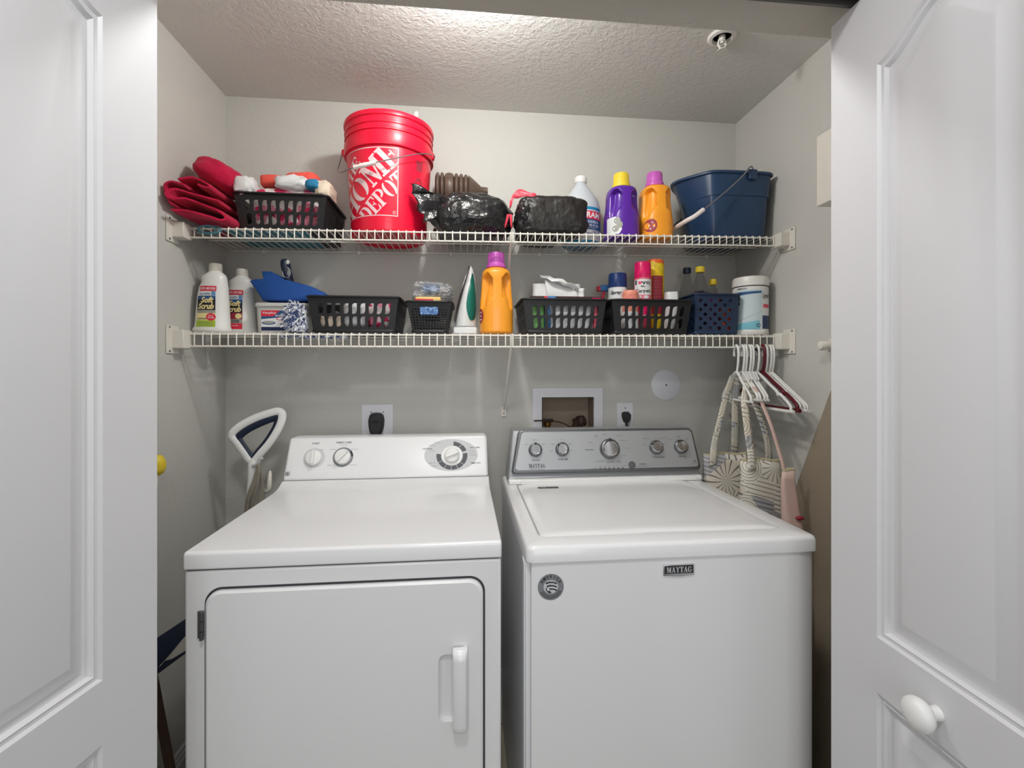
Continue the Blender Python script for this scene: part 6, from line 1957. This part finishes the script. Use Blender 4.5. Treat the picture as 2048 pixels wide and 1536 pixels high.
t = thing('binder_clip', 'small black clip on the shelf rod between the hangers', 'clip')
ob('jaw', MB().loft([[(1.030, 1.592, 1.372), (1.047, 1.592, 1.372), (1.047, 1.612, 1.372), (1.030, 1.612, 1.372)], [(1.030, 1.598, 1.3815), (1.047, 1.598, 1.3815), (1.047, 1.606, 1.3815), (1.030, 1.606, 1.3815)]]), m_black_rub, t, bevel=0.001)
ob('wire_lever', MB().tube(catmull([(1.033, 1.591, 1.372), (1.034, 1.588, 1.360), (1.0385, 1.587, 1.352), (1.043, 1.588, 1.360), (1.044, 1.591, 1.372)], 4), 0.0009, 6), m_chrome, t)

# ------------------------------------------------------------------ tote bags hung from the left hanger


def strap(name, path, w, mat, parent, across=(1, 0, 0)):
    P = catmull(path, 6)
    n = len(P)
    A = Vector(across).normalized()

    def f(u, v):
        i = min(n - 1, int(round(u * (n - 1))))
        return P[i] + A * (w * (v - 0.5)) + Vector((0, 0.0015 * math.sin(u * 20), 0))
    return ob(name, MB().grid(n - 1, 3, f), mat, parent, smooth=70, solid=0.0022)


def tote(name, label, mat, x0, x1, y, zt, zb_, th, seed, flare=0.0, tilt=0.0, top_in=0.0):
    t = thing(name, label, 'bag', 'cotton tote bags')
    nz, nx = 16, 40
    rings = []
    for j in range(nz + 1):
        k = j / nz
        z = zt + (zb_ - zt) * k
        ring = []
        for i in range(nx):
            a = 2 * math.pi * i / nx
            c, q = math.cos(a), math.sin(a)
            fl = flare * k
            xx = (x0 + x1) / 2 + ((x1 - x0) / 2 + fl - top_in * (1 - k)) * math.copysign(abs(c) ** 0.45, c)
            yy = y + th * (0.35 + 0.65 * min(1, k * 3)) * math.copysign(abs(q) ** 0.7, q)
            w = noise.noise(Vector((xx * 16 + seed, z * 9, yy * 6))) * 0.010
            w2 = noise.noise(Vector((xx * 30 + seed, z * 14, 3))) * 0.004
            ring.append((xx + w2 + tilt * k, yy + w, z + tilt * (xx - x0) * 1.2 + (0.004 * math.sin(xx * 60 + seed) if j == 0 else 0)))
        rings.append(ring)
    mb = MB().loft(rings, False, True)
    ob('bag_body', mb, mat, t, smooth=70, solid=0.0018)
    rim = rings[0]
    ob('hem', MB().tube(rim, 0.0022, 6, closed=True), m_totein, t, smooth=70)
    return t


t = tote('tote_bag', 'wide shell print tote bag hanging behind the corner of the washer', m_tote1, 0.866, 1.022, 1.640, 1.000, 0.46, 0.026, 2, 0.01)
strap('strap', [(0.958, 1.598, 1.290), (0.950, 1.606, 1.268), (0.922, 1.618, 1.150), (0.893, 1.618, 1.030), (0.890, 1.620, 0.96)], 0.030, m_strap, t, (0.9, 0, 0.35))
strap('strap', [(0.972, 1.598, 1.288), (0.974, 1.612, 1.26), (0.978, 1.628, 1.16), (0.984, 1.638, 1.06), (0.990, 1.662, 0.98)], 0.028, m_strap, t)
t = tote('tote_bag', 'narrow shell print tote bag in front of the wide one', m_tote2, 0.922, 1.058, 1.500, 1.004, 0.48, 0.028, 5, 0.012, 0.004)
strap('strap', [(0.972, 1.548, 1.262), (0.964, 1.540, 1.24), (0.950, 1.522, 1.17), (0.944, 1.486, 1.06), (0.945, 1.474, 0.975)], 0.026, m_tote2, t)
strap('strap', [(0.974, 1.552, 1.262), (0.985, 1.546, 1.235), (1.010, 1.530, 1.14), (1.030, 1.520, 1.06), (1.036, 1.526, 0.98)], 0.026, m_strap, t, (0.9, 0, -0.3))
t = tote('tote_bag', 'pale pink cotton tote bag hanging nearest the right wall', m_pinktote, 1.000, 1.064, 1.415, 0.985, 0.50, 0.016, 8, 0.024, 0.018, 0.014)
strap('strap', [(0.980, 1.520, 1.248), (0.990, 1.500, 1.21), (1.010, 1.450, 1.08), (1.022, 1.420, 0.97)], 0.012, m_pinktote, t)
crumple('red_tab', m_maroon, t, (1.0545, 1.396, 0.838), (0.026, 0.014, 0.012), 4, 0.15, 3, 0, 0.8, 14, 8)


# ------------------------------------------------------------------ every thing's Empty goes to its own base
for t_ in ALL: place_base(t_)
